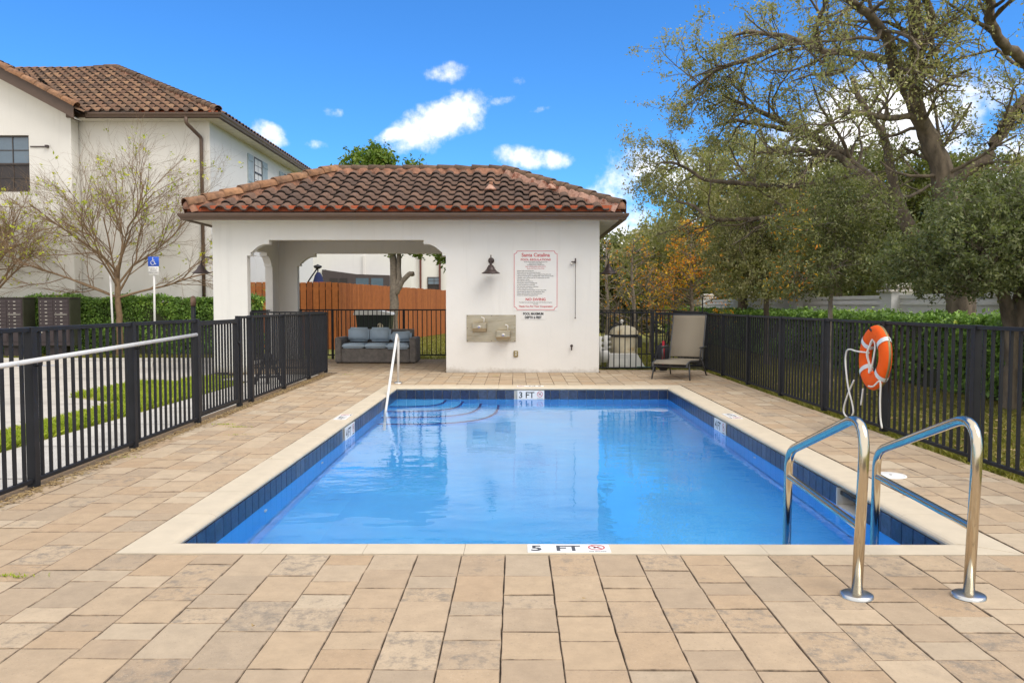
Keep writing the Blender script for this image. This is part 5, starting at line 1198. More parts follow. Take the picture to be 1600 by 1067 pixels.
# ================================================================== parking court: mailboxes, signs, posts
def mailbox(x0, label):
    y = 21.9; wdt, dp, zb, zt = 0.88, 0.55, 0.26, 1.58
    t = thing('mailbox_unit', label, 'mailbox', (x0 + wdt / 2, y + 0.25, -0.05)); t['group'] = 'cluster mailboxes in front of the hedge'
    b_ = MB(); b_.box((x0, y, zb), (x0 + wdt, y + dp, zt), 0.01); b_.build('cabinet', M['mailside'], t)
    b_ = MB(); b_.box((x0 - 0.015, y - 0.02, zt + 0.001), (x0 + wdt + 0.015, y + dp + 0.015, zt + 0.03), 0.006); b_.build('roof', M['mailbox'], t)
    b_ = MB(); b_.box((x0 + 0.24, y + 0.12, -0.05), (x0 + wdt - 0.24, y + 0.42, zb - 0.001)); b_.box((x0 + 0.14, y + 0.05, -0.05), (x0 + wdt - 0.14, y + 0.5, -0.02)); b_.build('pedestal', M['mailbox'], t)
    b_ = MB(); b_.box((x0 + 0.02, y - 0.012, zb + 0.02), (x0 + wdt - 0.02, y - 0.001, zt - 0.02)); b_.build('face_plate', M['mailbox'], t)
    for c in range(2):
        xa = x0 + 0.04 + c * (wdt / 2 - 0.02); xb = xa + wdt / 2 - 0.06
        zs = zt - 0.04
        rows = [0.10] * 4 + [0.10] * 4 + [0.36] if True else []
        if c: rows = [0.10] * 3 + [0.12] + [0.10] * 4 + [0.34]
        for i, h in enumerate(rows):
            q = MB(); q.box((xa, y - 0.026, zs - h + 0.008), (xb, y - 0.0125, zs - 0.004), 0.003); d_ = q.build('mail_door', M['mailbox'], t)
            q = MB(); zc = zs - h / 2
            if h < 0.2: q.box((xa + 0.16, y - 0.029, zc - 0.009), (xa + 0.225, y - 0.0265, zc + 0.012)); q.build('number_tag', M['silver'], d_); q = MB(); q.lathe([(0, -0.034), (0.011, -0.033), (0.011, -0.0265)], (xa + 0.045, y, zc), 8, 'y')
            else: q.lathe([(0, -0.034), (0.02, -0.033), (0.02, -0.0265)], (xa + 0.06, y, zc + 0.08), 8, 'y')
            q.build('lock', M['silver'], d_); q = MB()
            if c and i == 3: q.box((xa + 0.02, y - 0.05, zc - 0.05), (xb - 0.02, y - 0.0265, zc - 0.035)); q.build('mail_slot', M['silver'], d_)
            zs -= h
mailbox(-13.17, 'dark bronze cluster mailbox nearer the slim bare tree trunk')
mailbox(-14.46, 'dark bronze cluster mailbox cut by the picture edge, farther from the slim trunk')
t = thing('parking_sign', 'blue wheelchair parking sign on a thin grey post', 'sign', (-9.93, 21.8, -0.05))
b_ = MB(); b_.tube([(-9.93, 21.83, -0.05), (-9.91, 21.83, 2.70)], 0.03, 8); b_.build('post', M['vinyl'], t)
b_ = MB(); b_.rbox((-10.055, 21.785, 2.455), (-9.755, 21.797, 2.715), 0.004, 1); p1 = b_.build('blue_plate', M['blue'], t)
b_ = MB(); b_.rbox((-10.045, 21.785, 2.215), (-9.765, 21.797, 2.448), 0.004, 1); p2 = b_.build('white_plate', M['whitesign'], t)
c = V3((-9.905, 21.782, 2.585)); b_ = MB()
b_.lathe([(0, -0.002), (0.016, -0.002)], (c.x - 0.015, 21.783, c.z + 0.088), 10, 'y')
for pth in (cpath([c + V3((-0.015, 0, 0.06)), c + V3((-0.012, 0, 0.0)), c + V3((0.03, 0, -0.012)), c + V3((0.05, 0, -0.07)), c + V3((0.075, 0, -0.065))], 3), [c + V3((-0.013, 0, 0.035)), c + V3((0.03, 0, 0.03))], [c + V3((0.055 * math.cos(a) - 0.018, 0, 0.055 * math.sin(a) - 0.035)) for a in np.linspace(R(115), R(345), 12)]):
    b_.tube(pth, 0.008, 5)
b_.build('wheelchair_symbol', M['white'], p1)
text('PARKING BY', 0.042, (-9.905, 21.783, 2.385), U, W_, M['black'], p2); text('DISABLED', 0.042, (-9.905, 21.783, 2.33), U, W_, M['black'], p2); text('PERMIT ONLY', 0.042, (-9.905, 21.783, 2.27), U, W_, M['black'], p2)
b_ = MB(); b_.tube([(-11.3, 22.3, -0.05), (-11.36, 22.3, 2.28)], 0.028, 8); b_.lathe([(0, 0), (0.032, 0), (0.032, 0.03), (0, 0.045)], (-11.36, 22.3, 2.27), 8); b_.top('stake', M['vinyl'], 'thin white stake beside the slim bare tree trunk', 'stake')
t = thing('marker_post', 'dark round post with a brown top in front of the hedge', 'post', (-7.99, 19.7, -0.05))
b_ = MB(); b_.tube([(-7.99, 19.7, -0.05), (-7.99, 19.7, 1.375)], 0.055, 12); b_.build('shaft', M['fence'], t)
b_ = MB(); b_.tube([(-7.99, 19.7, 1.376), (-7.99, 19.7, 1.58)], 0.065, 12); b_.lathe([(0.05, 1.58), (0.045, 1.61), (0, 1.63)], (-7.99, 19.7, 0), 10); b_.build('cap', M['hyd'], t)
t = thing('wheel_stop', 'long low concrete wheel stop at the end of the parking bay', 'wheel stop', (-9.45, 18.55, -0.045))
b_ = MB(); b_.prism([(18.47, -0.045), (18.63, -0.045), (18.60, 0.075), (18.50, 0.075)], (-10.4, 0, 0), (0, 1, 0), (0, 0, 1), (1.92, 0, 0)); b_.build('bar', M['walk'], t)
b_ = MB(); b_.lathe([(0, 0.078), (0.02, 0.0765)], (-10.1, 18.55, 0), 8); b_.lathe([(0, 0.078), (0.02, 0.0765)], (-8.8, 18.55, 0), 8); b_.build('anchor_pin', M['bronze'], t)

# ================================================================== behind the pavilion
def board_fence(label, A, B, zb, zt, step, gap, back=True):
    A, B = V3((*A, 0)), V3((*B, 0)); d = B - A; L = d.length; u = d.normalized(); ang = math.atan2(u.y, u.x)
    t = thing('wooden_fence', label, 'fence', A + V3((0, 0, zb)))
    w = step - gap; q = MB(); q.box((-w / 2, -0.011, 0), (w / 2, 0.011, zt - zb), 0.004); me = q.mesh('board', M['wood'])
    k = round(L / step); step = L / k
    for i in range(k): link('board', me, t, u * ((i + 0.5) * step) + V3((0, 0, random.uniform(-0.012, 0.012))), (0, 0, ang))
    for z in (0.25, 0.95, (zt - zb) - 0.25):
        q = MB(); q.box((0, 0.013, z), (L, 0.05, z + 0.09)); o = q.build('rail', M['wood'], t, local=True); o.rotation_euler.z = ang
    if back:
        q = MB(); q.box((0, 0.055, 0.0), (L, 0.06, zt - zb - 0.03)); o = q.build('backing', M['dark'], t, local=True); o.rotation_euler.z = ang
    return t
board_fence('orange brown cedar gate of spaced boards facing the pavilion', (-8.9, 26.0), (-5.80, 26.0), -0.05, 2.14, 0.208, 0.026)
board_fence('orange brown cedar board fence running away behind the tree', (-5.78, 26.0), (-3.2, 41.5), -0.05, 2.12, 0.155, 0.008)
t = thing('trash_bin', 'dark green wheeled trash bin with pale lid by the cedar fence', 'trash bin', (-4.0, 22.6, -0.05))
b_ = MB(); b_.prism([(-4.36, -0.0), (-3.64, -0.0), (-3.52, 1.12), (-4.48, 1.12)], (0, 22.25, 0), (1, 0, 0), (0, 0, 1), (0, 0.75, 0)); b_.build('body', M['bin'], t)
b_ = MB(); b_.prism([(-4.54, 1.121), (-3.48, 1.121), (-3.52, 1.19), (-3.9, 1.25), (-4.5, 1.27)], (0, 22.2, 0), (1, 0, 0), (0, 0, 1), (0, 0.85, 0)); b_.build('lid', M['vinyl'], t)
b_ = MB(); 
for x in (-4.28, -3.72): b_.lathe([(0, -0.06), (0.12, -0.05), (0.12, 0.05), (0, 0.06)], (x, 22.95, 0.07), 14, 'x')
b_.build('wheel', M['black'], t)
b_ = MB(); b_.torus((-3.80, 22.243, 0.80), 0.075, 0.014, (0, 1, 0), 20, 6); b_.box((-3.83, 22.238, 0.75), (-3.77, 22.246, 0.85)); b_.build('emblem', M['tank'], t)
t = thing('closed_umbrella', 'closed navy patio umbrella rising behind the cedar gate', 'umbrella', (-7.45, 30, -0.05))
b_ = MB(); b_.tube([(-7.4, 30, -0.05), (-7.45, 30, 2.85)], 0.025, 8); b_.build('pole', M['black'], t)
b_ = MB(); v = []; k = 12
for i, (z, r_) in enumerate(((1.2, 0.18), (1.7, 0.22), (2.1, 0.20), (2.5, 0.11), (2.62, 0.05))):
    for j in range(k): a = 2 * math.pi * j / k; rr = r_ * (1 + 0.28 * (j % 2)); v.append((-7.43 + rr * math.cos(a), 30 + rr * math.sin(a), z))
b_.add(v, [(i * k + j, i * k + (j + 1) % k, (i + 1) * k + (j + 1) % k, (i + 1) * k + j) for i in range(4) for j in range(k)], True); b_.build('folded_canopy', M['navyc'], t)
b_ = MB(); b_.lathe([(0.0, 2.74), (0.06, 2.75), (0.15, 2.80), (0.16, 2.86), (0.05, 2.9), (0, 2.93)], (-7.45, 30, 0), 12); b_.tube([(-7.45, 30, 2.8), (-7.8, 30, 2.3), (-8.0, 30, 1.6)], 0.03, 8); b_.build('crank_arm', M['black'], t)
th = thing('townhouse', 'white townhouse wall with brown porch and downspouts behind the cedar fence', 'house', (-9, 48, 0))
b_ = MB(); b_.box((-22, 48, -0.06), (-6.3, 60, 8.2)); b_.box((-6.299, 50.5, -0.06), (1.5, 60, 8.2)); b_.build('wall', M['stucco'], th)
b_ = MB(); 
for x in (-12.6, -9.2): b_.box((x, 47.9, 2.7), (x + 0.14, 47.998, 4.35))
b_.build('pilaster', M['stucco_h'], th)
for x, yy_ in ((-6.08, 50.44), (-4.86, 50.44), (-1.2, 50.44)):
    b_ = MB(); b_.box((x, yy_ - 0.08, 0), (x + 0.12, yy_, 7.8)); b_.build('downspout', M['down'], th)
b_ = MB(); b_.prism([(-11.3, 0), (-7.4, 0), (-7.4, 3.12), (-9.3, 3.18), (-11.3, 3.45)], (0, 46.6, 0), (1, 0, 0), (0, 0, 1), (0, 1.39, 0)); po_ = b_.build('porch', M['porch'], th)
for x0_, x1_ in ((-10.9, -10.4), (-10.3, -9.85), (-9.35, -8.6), (-8.45, -7.75)):
    b_ = MB(); b_.box((x0_, 46.58, 2.0), (x1_, 46.599, 2.95)); b_.build('porch_pane', M['glass'] if x0_ > -9.5 else M['screen'], po_)
for x0_, z0_ in ((-5.6, 2.2), (-3.4, 2.1), (-5.7, 5.0), (-3.2, 5.0)):
    window(th, (x0_, 50.5, z0_), (1, 0, 0), (0, 0, 1), 0.85, 0.95, 2, 2, True, -0.01)
for (x, z) in ((-12.95, 3.72), (-11.62, 3.42)):
    b_ = MB(); b_.box((x, 47.9, z), (x + 0.22, 47.999, z + 0.08)); b_.box((x, 47.8, z - 0.22), (x + 0.09, 47.899, z + 0.08)); b_.build('wall_light', M['black'], th)

# ================================================================== white wall behind the right hedge
t = thing('white_wall', 'long white panel wall with capped pillars behind the right hedge', 'wall', (9.2, 6, -0.05))
ys = [6.0, 12.7, 19.3, 25.6, 32, 38.4, 45]
for y0, y1 in zip(ys[:-1], ys[1:]):
    b_ = MB(); b_.box((9.15, y0 + 0.302, -0.05), (9.22, y1 - 0.302, 1.40)); b_.build('panel', M['vinyl'], t)
    b_ = MB(); b_.box((9.11, y0 + 0.301, 1.4005), (9.26, y1 - 0.301, 1.46)); b_.box((9.12, y0 + 0.3005, 1.55), (9.25, y1 - 0.3005, 1.64)); b_.box((9.16, y0 + 0.301, 1.4605), (9.21, y1 - 0.301, 1.5495)); b_.build('top_rail', M['vinyl'], t)
for y in ys:
    b_ = MB(); b_.box((8.93, y - 0.30, -0.05), (9.5, y + 0.30, 1.70)); p_ = b_.build('pillar', M['vinyl'], t)
    b_ = MB(); b_.box((8.86, y - 0.37, 1.7005), (9.57, y + 0.37, 1.76), 0.015); b_.rbox((8.93, y - 0.30, 1.7605), (9.5, y + 0.30, 1.92), 0.07, 3); b_.build('pillar_cap', M['walk'], p_)

# ================================================================== vegetation
def leaf_quads(P, size, jit=0.4, up=0.35, slim=0.5, dirs=None):
    """one diamond leaf per point"""
    k = len(P); s_ = size * rng.uniform(1 - jit, 1 + jit, k)[:, None]
    a = rng.normal(size=(k, 3)); a[:, 2] -= 0.15
    if dirs is not None: a = a * 0.7 + dirs
    a /= np.linalg.norm(a, axis=1)[:, None]
    nrm = rng.normal(size=(k, 3)); nrm[:, 2] = np.abs(nrm[:, 2]) + up
    b2 = np.cross(nrm, a); b2 /= np.linalg.norm(b2, axis=1)[:, None] + 1e-9
    c = np.cross(a, b2)
    q = np.empty((k, 4, 3)); q[:, 0] = P - a * s_ * 0.5; q[:, 1] = P + b2 * s_ * slim * 0.5 + c * s_ * 0.06; q[:, 2] = P + a * s_ * 0.5; q[:, 3] = P - b2 * s_ * slim * 0.5 + c * s_ * 0.06
    return q.reshape(-1, 3), np.arange(4 * k).reshape(-1, 4)
def tubes_np(segs, n=5):
    """many tapered tubes: list of (pts Nx3, radii N)"""
    groups = {}
    for p, r_ in segs: groups.setdefault(len(p), []).append((p, r_))
    Vs, Qs, off = [], [], 0
    for N, g_ in groups.items():
        P = np.array([x[0] for x in g_], dtype=float); r_ = np.array([x[1] for x in g_], dtype=float); S = len(P)
        T = np.gradient(P, axis=1); T /= np.linalg.norm(T, axis=2)[..., None] + 1e-9
        ref = np.where(np.abs(T[..., 2:3]) > 0.9, np.array([1., 0, 0]), np.array([0, 0, 1.]))
        A = np.cross(T, ref); A /= np.linalg.norm(A, axis=2)[..., None] + 1e-9; B = np.cross(T, A)
        t = np.arange(n) * 2 * np.pi / n
        V = P[:, :, None, :] + r_[:, :, None, None] * (A[:, :, None, :] * np.cos(t)[None, None, :, None] + B[:, :, None, :] * np.sin(t)[None, None, :, None])
        idx = (np.arange(S)[:, None, None] * N + np.arange(N - 1)[None, :, None]) * n + np.arange(n)[None, None, :]
        nx_ = (np.arange(S)[:, None, None] * N + np.arange(N - 1)[None, :, None]) * n + ((np.arange(n) + 1) % n)[None, None, :]
        Q = np.stack([idx, nx_, nx_ + n, idx + n], axis=-1).reshape(-1, 4) + off
        Vs.append(V.reshape(-1, 3)); Qs.append(Q); off += S * N * n
    return np.concatenate(Vs), np.concatenate(Qs)
class Tree:
    def __init__(s, seed): s.r = np.random.default_rng(seed); s.segs = []; s.tips = []
    def limb(s, pts, r0, r1, n=4):
        P = np.array([p[:] for p in cpath(pts, n)]); rr = np.linspace(1, 0, len(P)) ** 0.8 * (r0 - r1) + r1
        P[1:-1] += s.r.normal(0, min(0.012, r0 * 0.1), P[1:-1].shape); s.segs.append((P, rr)); return P, rr
    def grow(s, p, d, L, r0, lv, maxlv, nch, ratio=0.62, wob=0.22, trop=0.05, ang=(0.5, 1.0), n=5):
        P = [np.array(p, float)]; d = np.array(d, float); d /= np.linalg.norm(d)
        for i in range(n - 1):
            d = d + s.r.normal(0, wob, 3) + np.array([0, 0, trop]); d /= np.linalg.norm(d); P.append(P[-1] + d * L / (n - 1))
        P = np.array(P); rr = np.linspace(r0, r0 * 0.45, n); s.segs.append((P, rr))
        if lv >= maxlv: s.tips.append((P, d)); return
        for c in range(nch[lv]):
            f = s.r.uniform(0.25, 1.0); i = min(n - 2, int(f * (n - 1))); q = P[i] + (P[i + 1] - P[i]) * (f * (n - 1) - i)
            t = P[i + 1] - P[i]; t /= np.linalg.norm(t); x = s.r.normal(size=3); x -= t * x.dot(t); x /= np.linalg.norm(x)
            a = s.r.uniform(*ang); s.grow(q, t * math.cos(a) + x * math.sin(a), L * ratio * s.r.uniform(0.7, 1.25), max(0.002, r0 * (1 - 0.5 * f) * 0.55), lv + 1, maxlv, nch, ratio, wob, trop, ang, n)
        s.tips.append((P[-2:], d))
    def sprout(s, P, rr, k, L, lv, maxlv, nch, lo=0.2, flat=0.6, **kw):
        for c in range(k):
            f = s.r.uniform(lo, 1.0) * (len(P) - 1.001); i = int(f); q = P[i] + (P[i + 1] - P[i]) * (f - i); t = P[i + 1] - P[i]; t /= np.linalg.norm(t)
            x = s.r.normal(size=3); x[2] *= flat; x -= t * x.dot(t); x /= np.linalg.norm(x); a = s.r.uniform(0.6, 1.2)
            s.grow(q, t * math.cos(a) + x * math.sin(a), L * s.r.uniform(0.6, 1.3) * (1.25 - 0.6 * f / len(P)), min(rr[i] * 0.45, 0.04), lv, maxlv, nch, **kw)
    def leaves(s, per, spread):
        out = []
        for P, d in s.tips:
            k = s.r.poisson(per)
            if k: f = s.r.uniform(0, len(P) - 1.001, k); i = f.astype(int); out.append(P[i] + (P[i + 1] - P[i]) * (f - i)[:, None] + s.r.normal(0, spread, (k, 3)))
        return np.concatenate(out)
    def build(s, name, label, cat, base, bark, leafm, leaves, size, n=5, group=None, slim=0.5, tag2=None):
        t = thing(name, label, cat, base, 0, group); o_ = np.array(base)
        V, Q = tubes_np([(p - o_, r_) for p, r_ in s.segs], n); link('trunk', npmesh('trunk', V, Q, bark, True), t)
        for i, (lm, pts, sz) in enumerate([(leafm, leaves, size)] + (tag2 or [])):
            V, Q = leaf_quads(pts - o_, sz, slim=slim); o = link('foliage', npmesh('foliage', V, Q, lm), t)
        return t
# --- the big spreading oak
LIMBS = {'trunk1':[(8.34,15,-0.1),(8.34,15,1.48),(8.19,15,2.56),(8.0,15,3.51),(7.93,15,3.96),(7.62,15,4.62),(7.2,14.6,5.07),(7.03,14.2,5.69),(6.77,13.8,6.57),(6.6,13.6,7.13)],
'a':[(7.39,14.8,4.88),(6.78,14.4,4.73),(6.28,14,4.66),(5.8,13.7,4.66),(5.32,13.4,4.62)],
'b':[(7.2,14.6,5.07),(6.64,14.2,5.49),(6.34,13.8,5.91),(5.86,13.4,6.14),(5.31,13,6.28),(4.97,12.8,6.45)],
'c':[(7.22,14.4,5.46),(7.04,15,5.88),(6.43,15.4,6.17),(5.95,15.8,6.35),(5.56,16.2,6.71),(4.9,16.6,6.96),(4.27,17,6.97)],
'd':[(5.95,15.8,6.35),(5.77,15.6,6.67),(5.8,15.4,6.91),(5.91,15.2,7.34)],
'e':[(7.9,15.2,2.2),(7.41,15.4,3.2),(7.31,15.6,3.84),(7.22,15.8,4.62),(6.82,16,5.42),(6.71,16.2,5.97)],
'f':[(7.9,15.2,2.2),(7.38,15.6,3.22),(7.21,16,3.77),(6.94,16.5,4.26),(6.63,17,4.79),(6.17,17.5,5.16),(5.74,18,5.36),(5.05,18.5,5.6),(4.6,18.8,5.55)],
'g':[(7.21,16,3.65),(6.69,16.5,4.39),(6.31,16.8,4.57),(5.88,17.2,4.71),(5.29,17.8,4.74)],
'h':[(8.16,15,3.0),(8.2,15,3.74),(8.74,15,4.1),(9.01,15,4.67),(9.42,15,5.21),(9.74,14.8,5.8)],
'i':[(9.3,15,5.0),(9.6,15,5.5),(9.4,15,5.93),(8.91,14.8,6.14),(8.56,14.6,6.45),(8.38,14.4,6.8),(8.24,14.2,7.16)],
'j':[(7.03,14.2,5.69),(7.16,14,6.22),(6.97,13.8,6.57),(6.78,13.6,6.92)],
'k':[(7.0,16.4,4.1),(6.3,17.3,3.98),(5.65,18,4.07),(5.04,18.4,4.2),(4.4,18.8,4.33),(4.02,19,4.64),(3.63,19.2,4.81),(3.35,19.3,4.75)],
'l':[(5.56,16.2,6.71),(4.91,16.6,6.47),(4.22,17,6.33),(3.64,17.4,5.9)],
'm':[(6.17,17.5,5.16),(5.22,17.6,5.67),(4.57,17.8,6.0)],
'n':[(7.21,16,3.6),(6.2,17.4,3.4),(5.2,18.4,3.35),(4.49,18.5,3.42),(4.11,18.8,3.75),(3.8,19,3.85)]}
RAD = {'trunk1': (0.27, 0.06), 'a': (0.065, 0.03), 'b': (0.11, 0.04), 'c': (0.095, 0.02), 'd': (0.075, 0.03), 'e': (0.12, 0.04), 'f': (0.12, 0.025), 'g': (0.09, 0.03), 'h': (0.14, 0.05), 'i': (0.115, 0.07), 'j': (0.09, 0.045), 'k': (0.075, 0.018), 'l': (0.06, 0.02), 'm': (0.07, 0.02), 'n': (0.07, 0.02)}
T = Tree(5)
for k_, pts in LIMBS.items():
    P, rr = T.limb(pts, *RAD[k_])
    T.sprout(P, rr, {'trunk1': 22, 'c': 16, 'f': 15, 'k': 15, 'l': 11, 'm': 11, 'n': 11, 'b': 11, 'h': 12, 'i': 12, 'e': 9, 'g': 9}.get(k_, 7), 1.35, 0, 2, [4, 4], lo=0.35 if k_ == 'trunk1' else 0.2, ratio=0.55, wob=0.28, trop=0.03, ang=(0.5, 1.1))
pts = T.leaves(14.5, 0.06)
T.build('oak_tree', 'big spreading oak with thick curving limbs above the hedge', 'tree', (8.34, 15, -0.06), M['bark'], M['oakleaf'], pts, 0.064, 6, slim=0.5)

def lumps(L, k, per, spread, shell=0.55, squash=0.8):
    """leaf points: twig clusters in a union of ellipsoids (centre, radii)"""
    vol = np.array([r_[0] * r_[1] * r_[2] for c, r_ in L]) ** 0.75; vol /= vol.sum(); out = []; cen = []
    for (c, r_), f in zip(L, vol):
        n_ = max(3, int(k * f)); d = rng.normal(size=(n_, 3)); d /= np.linalg.norm(d, axis=1)[:, None]
        rad = rng.uniform(shell ** 3, 1.08, n_) ** (1 / 3.); C = np.array(c) + d * rad[:, None] * np.array(r_); cen.append(C)
        tw = d * 0.6 + rng.normal(0, 0.6, (n_, 3)); m_ = per
        s_ = rng.uniform(-1, 1, (n_, m_))
        out.append((C[:, None, :] + tw[:, None, :] * s_[..., None] * spread * 1.6 + rng.normal(0, spread * 0.45, (n_, m_, 3))).reshape(-1, 3))
    return np.concatenate(out), np.concatenate(cen)
def crown_tree(name, label, base, trunk, L, k, per, spread, size, leafm, bark, r0, seed=1, shell=0.5, extra=None, group=None, slim=0.5, cat='tree', twigs=160, tr=0.012):
    """trunk: list of polylines (pts, r0, r1); limbs run to the lumps; twigs to the leaf clusters"""
    T = Tree(seed); ends = []
    for pts, a, c in trunk: P, rr = T.limb(pts, a, c); ends.append(P)
    src = np.concatenate([e[len(e) // 2:] for e in ends])
    pts, cen = lumps(L, k, per, spread, shell)
    for c, r_ in L:
        c = np.array(c); i = np.argmin(np.linalg.norm(src - c, axis=1) + 0.6 * (src[:, 2] > c[2])); p = src[i]; m_ = (p + c) / 2 + T.r.normal(0, 0.08, 3) * np.linalg.norm(c - p)
        P, rr = T.limb([p, m_, c], r0 * 0.4, r0 * 0.1); T.sprout(P, rr, 7, min(r_) * 0.8, 0, 1, [4], ratio=0.6, wob=0.2)
    for c in cen[T.r.integers(0, len(cen), twigs)]:
        j = np.argmin([np.linalg.norm(np.array(q[0]) - c) for q in L]); a = np.array(L[j][0]); s0 = a + (c - a) * 0.25
        T.segs.append((np.array([s0, (s0 + c) / 2 + T.r.normal(0, 0.05, 3), c]), np.array([tr, tr * 0.7, tr * 0.3])))
    tag2 = None
    if extra:
        lm, frac, sel = extra; sel = sel(pts) & (rng.random(len(pts)) < frac); tag2 = [(lm, pts[sel], size)]; pts = pts[~sel]
    return T.build(name, label, 'tree', base, bark, leafm, pts, size, 5, group, slim, tag2)
# grey green tree with forked trunk by the picture's right edge
crown_tree('evergreen_tree', 'dense grey green tree with forked trunk behind the right fence', (6.8, 10.95, -0.06),
    [([(6.8, 10.95, -0.1), (6.82, 10.95, 0.6), (6.74, 10.9, 1.15), (6.55, 10.8, 1.7), (6.3, 10.7, 2.3)], 0.13, 0.05), ([(6.82, 10.95, 0.9), (6.95, 11.0, 1.3), (7.0, 11, 2.0), (7.1, 11, 2.8)], 0.12, 0.05), ([(6.84, 10.95, 0.95), (7.15, 10.8, 1.3), (7.3, 10.6, 1.8)], 0.06, 0.03)],
    [((6.2, 10.7, 2.15), (0.95, 0.9, 0.62)), ((7.1, 10.9, 2.25), (1.0, 1.0, 0.75)), ((5.75, 11.2, 2.0), (0.7, 0.8, 0.45)), ((6.6, 11.0, 2.75), (0.9, 0.9, 0.5)), ((7.6, 10.6, 2.7), (0.9, 0.9, 0.7)), ((7.3, 10.5, 1.75), (0.6, 0.6, 0.35)), ((6.0, 10.5, 1.75), (0.5, 0.5, 0.25))],
    2300, 18, 0.07, 0.062, M['greyleaf'], M['bark'], 0.11, 3, slim=0.42, twigs=260, tr=0.007)
# slim pale trunked tree in front of the hedge
crown_tree('young_oak', 'slim young oak with pale trunk and a few orange leaves before the hedge', (5.15, 13.1, -0.06),
    [([(5.15, 13.1, -0.1), (5.14, 13.1, 0.8), (5.15, 13.05, 1.5), (5.2, 13.1, 2.2), (5.25, 13.1, 3.1)], 0.055, 0.015)],
    [((5.1, 13.0, 2.0), (1.0, 0.8, 0.42)), ((5.6, 13.2, 2.3), (0.85, 0.8, 0.5)), ((4.9, 13.1, 2.7), (0.75, 0.7, 0.45)), ((5.5, 13.0, 2.95), (0.7, 0.7, 0.42)), ((5.2, 13.1, 3.3), (0.5, 0.5, 0.32)), ((6.1, 13.4, 2.0), (0.6, 0.6, 0.35)), ((4.6, 13.0, 1.75), (0.55, 0.5, 0.28))],
    1500, 15, 0.07, 0.058, M['oliveleaf'], M['bark2'], 0.05, 4, 0.2, (M['orangeleaf'], 0.11, lambda p: (p[:, 0] < 4.75)), slim=0.42, twigs=260, tr=0.006)
crown_tree('small_oak', 'small dark olive tree with low trunk behind the middle of the hedge', (6.0, 19.0, -0.06),
    [([(6.0, 19, -0.1), (5.98, 19, 1.0), (6.0, 19, 2.0), (6.1, 19, 3.2)], 0.09, 0.03)],
    [((5.6, 18.8, 2.1), (1.2, 1.0, 0.6)), ((6.4, 19, 2.5), (1.2, 1.0, 0.7)), ((5.8, 19.1, 3.2), (1.1, 1.0, 0.7)), ((6.8, 19, 3.4), (1.0, 1.0, 0.7)), ((6.2, 19, 4.0), (0.9, 0.9, 0.6)), ((5.1, 19.1, 2.6), (0.7, 0.7, 0.5))],
    1900, 14, 0.09, 0.078, M['oakleaf'], M['bark'], 0.08, 5, 0.4, twigs=200, tr=0.008)
# autumn cypresses
def cypress(label, x, y, h, r_, k, dens, seed, orange=0.8):
    T = Tree(seed); P, rr = T.limb([(x, y, -0.1), (x + 0.03, y, h * 0.35), (x - 0.03, y, h * 0.7), (x, y, h)], 0.055 + 0.008 * h, 0.008)
    for i in range(k):
        f = T.r.uniform(0.16, 0.97); z = h * f; a = T.r.uniform(0, 6.28); Lb = r_ * (1.08 - f) * T.r.uniform(0.6, 1.2) + 0.12
        T.grow((x, y, z), (math.cos(a), math.sin(a), 0.12 + 0.4 * f), Lb, 0.016, 0, 1, [5], ratio=0.45, wob=0.16, trop=0.05)
    p = T.leaves(dens, 0.07); m_ = rng.random(len(p)) < orange
    T.build('cypress_tree', label, 'tree', (x, y, -0.06), M['bark2'], M['orangeleaf'], p[m_], 0.085, 5, 'autumn cypresses beyond the rear fence', 0.4, [(M['yolive'], p[~m_], 0.085)])
cypress('tallest orange cypress, dense with autumn leaves, beyond the rear gate', 5.05, 23.0, 3.75, 1.7, 75, 9.5, 21, 0.85)
cypress('thin cypress with pale trunk and few orange leaves above the pool filter', 3.35, 22.8, 3.3, 1.6, 34, 3.0, 22, 0.5)
cypress('thin leafless looking cypress nearest the pavilion wall', 2.8, 24.5, 3.4, 1.5, 28, 1.6, 23, 0.5)
cypress('low reddish cypress between the pale trunks and the tall orange one', 4.1, 24.2, 2.5, 1.6, 44, 5.0, 24, 0.5)
# darker trees far behind
def back_tree(label, x, y, h, r_, k, seed, leafm='oakleaf', size=0.16, per=14, shell=0.55):
    rr = np.random.default_rng(seed); L = []
    for i in range(9):
        a = rr.uniform(0, 6.28); q = rr.uniform(0.15, 0.75) * r_; z = rr.uniform(0.42, 0.82) * h
        L.append(((x + math.cos(a) * q, y + math.sin(a) * q, z), (r_ * rr.uniform(.38, .55), r_ * rr.uniform(.38, .55), h * rr.uniform(.14, .2))))
    L.append(((x, y, h * 0.84), (r_ * 0.45, r_ * 0.45, h * 0.15)))
    crown_tree('broadleaf_tree', label, (x, y, -0.06), [([(x, y, -0.1), (x + 0.1, y, h * 0.3), (x, y, h * 0.7)], 0.03 * h, 0.03)], L, k, per, size * 1.1, size, M[leafm], M['bark'], 0.03 * h, seed, shell, None, 'broadleaf trees behind the hedge', 0.55, twigs=90, tr=0.02)
back_tree('dark round tree rising right behind the autumn cypresses', 6.3, 32.0, 5.0, 3.4, 1300, 31, 'oakleaf')
back_tree('dark tree farthest back beside the pavilion corner', 5.2, 42.0, 5.2, 3.6, 1100, 32, 'oliveleaf', 0.2)
back_tree('tall olive tree under the left end of the oak limbs', 7.6, 27.0, 7.2, 3.6, 2300, 33, 'oakleaf', 0.13)
back_tree('olive tree filling the gap behind the slim young oak', 9.6, 24.0, 6.2, 3.6, 2300, 34, 'oliveleaf', 0.12)
back_tree('dense green tree between the oak trunk and the slim young oak', 11.2, 21.5, 5.6, 3.2, 2000, 35, 'yolive', 0.11)
back_tree('dark tree behind the forked trunk at the picture edge', 13.2, 19.0, 4.6, 3.0, 1700, 36, 'greyleaf', 0.11)
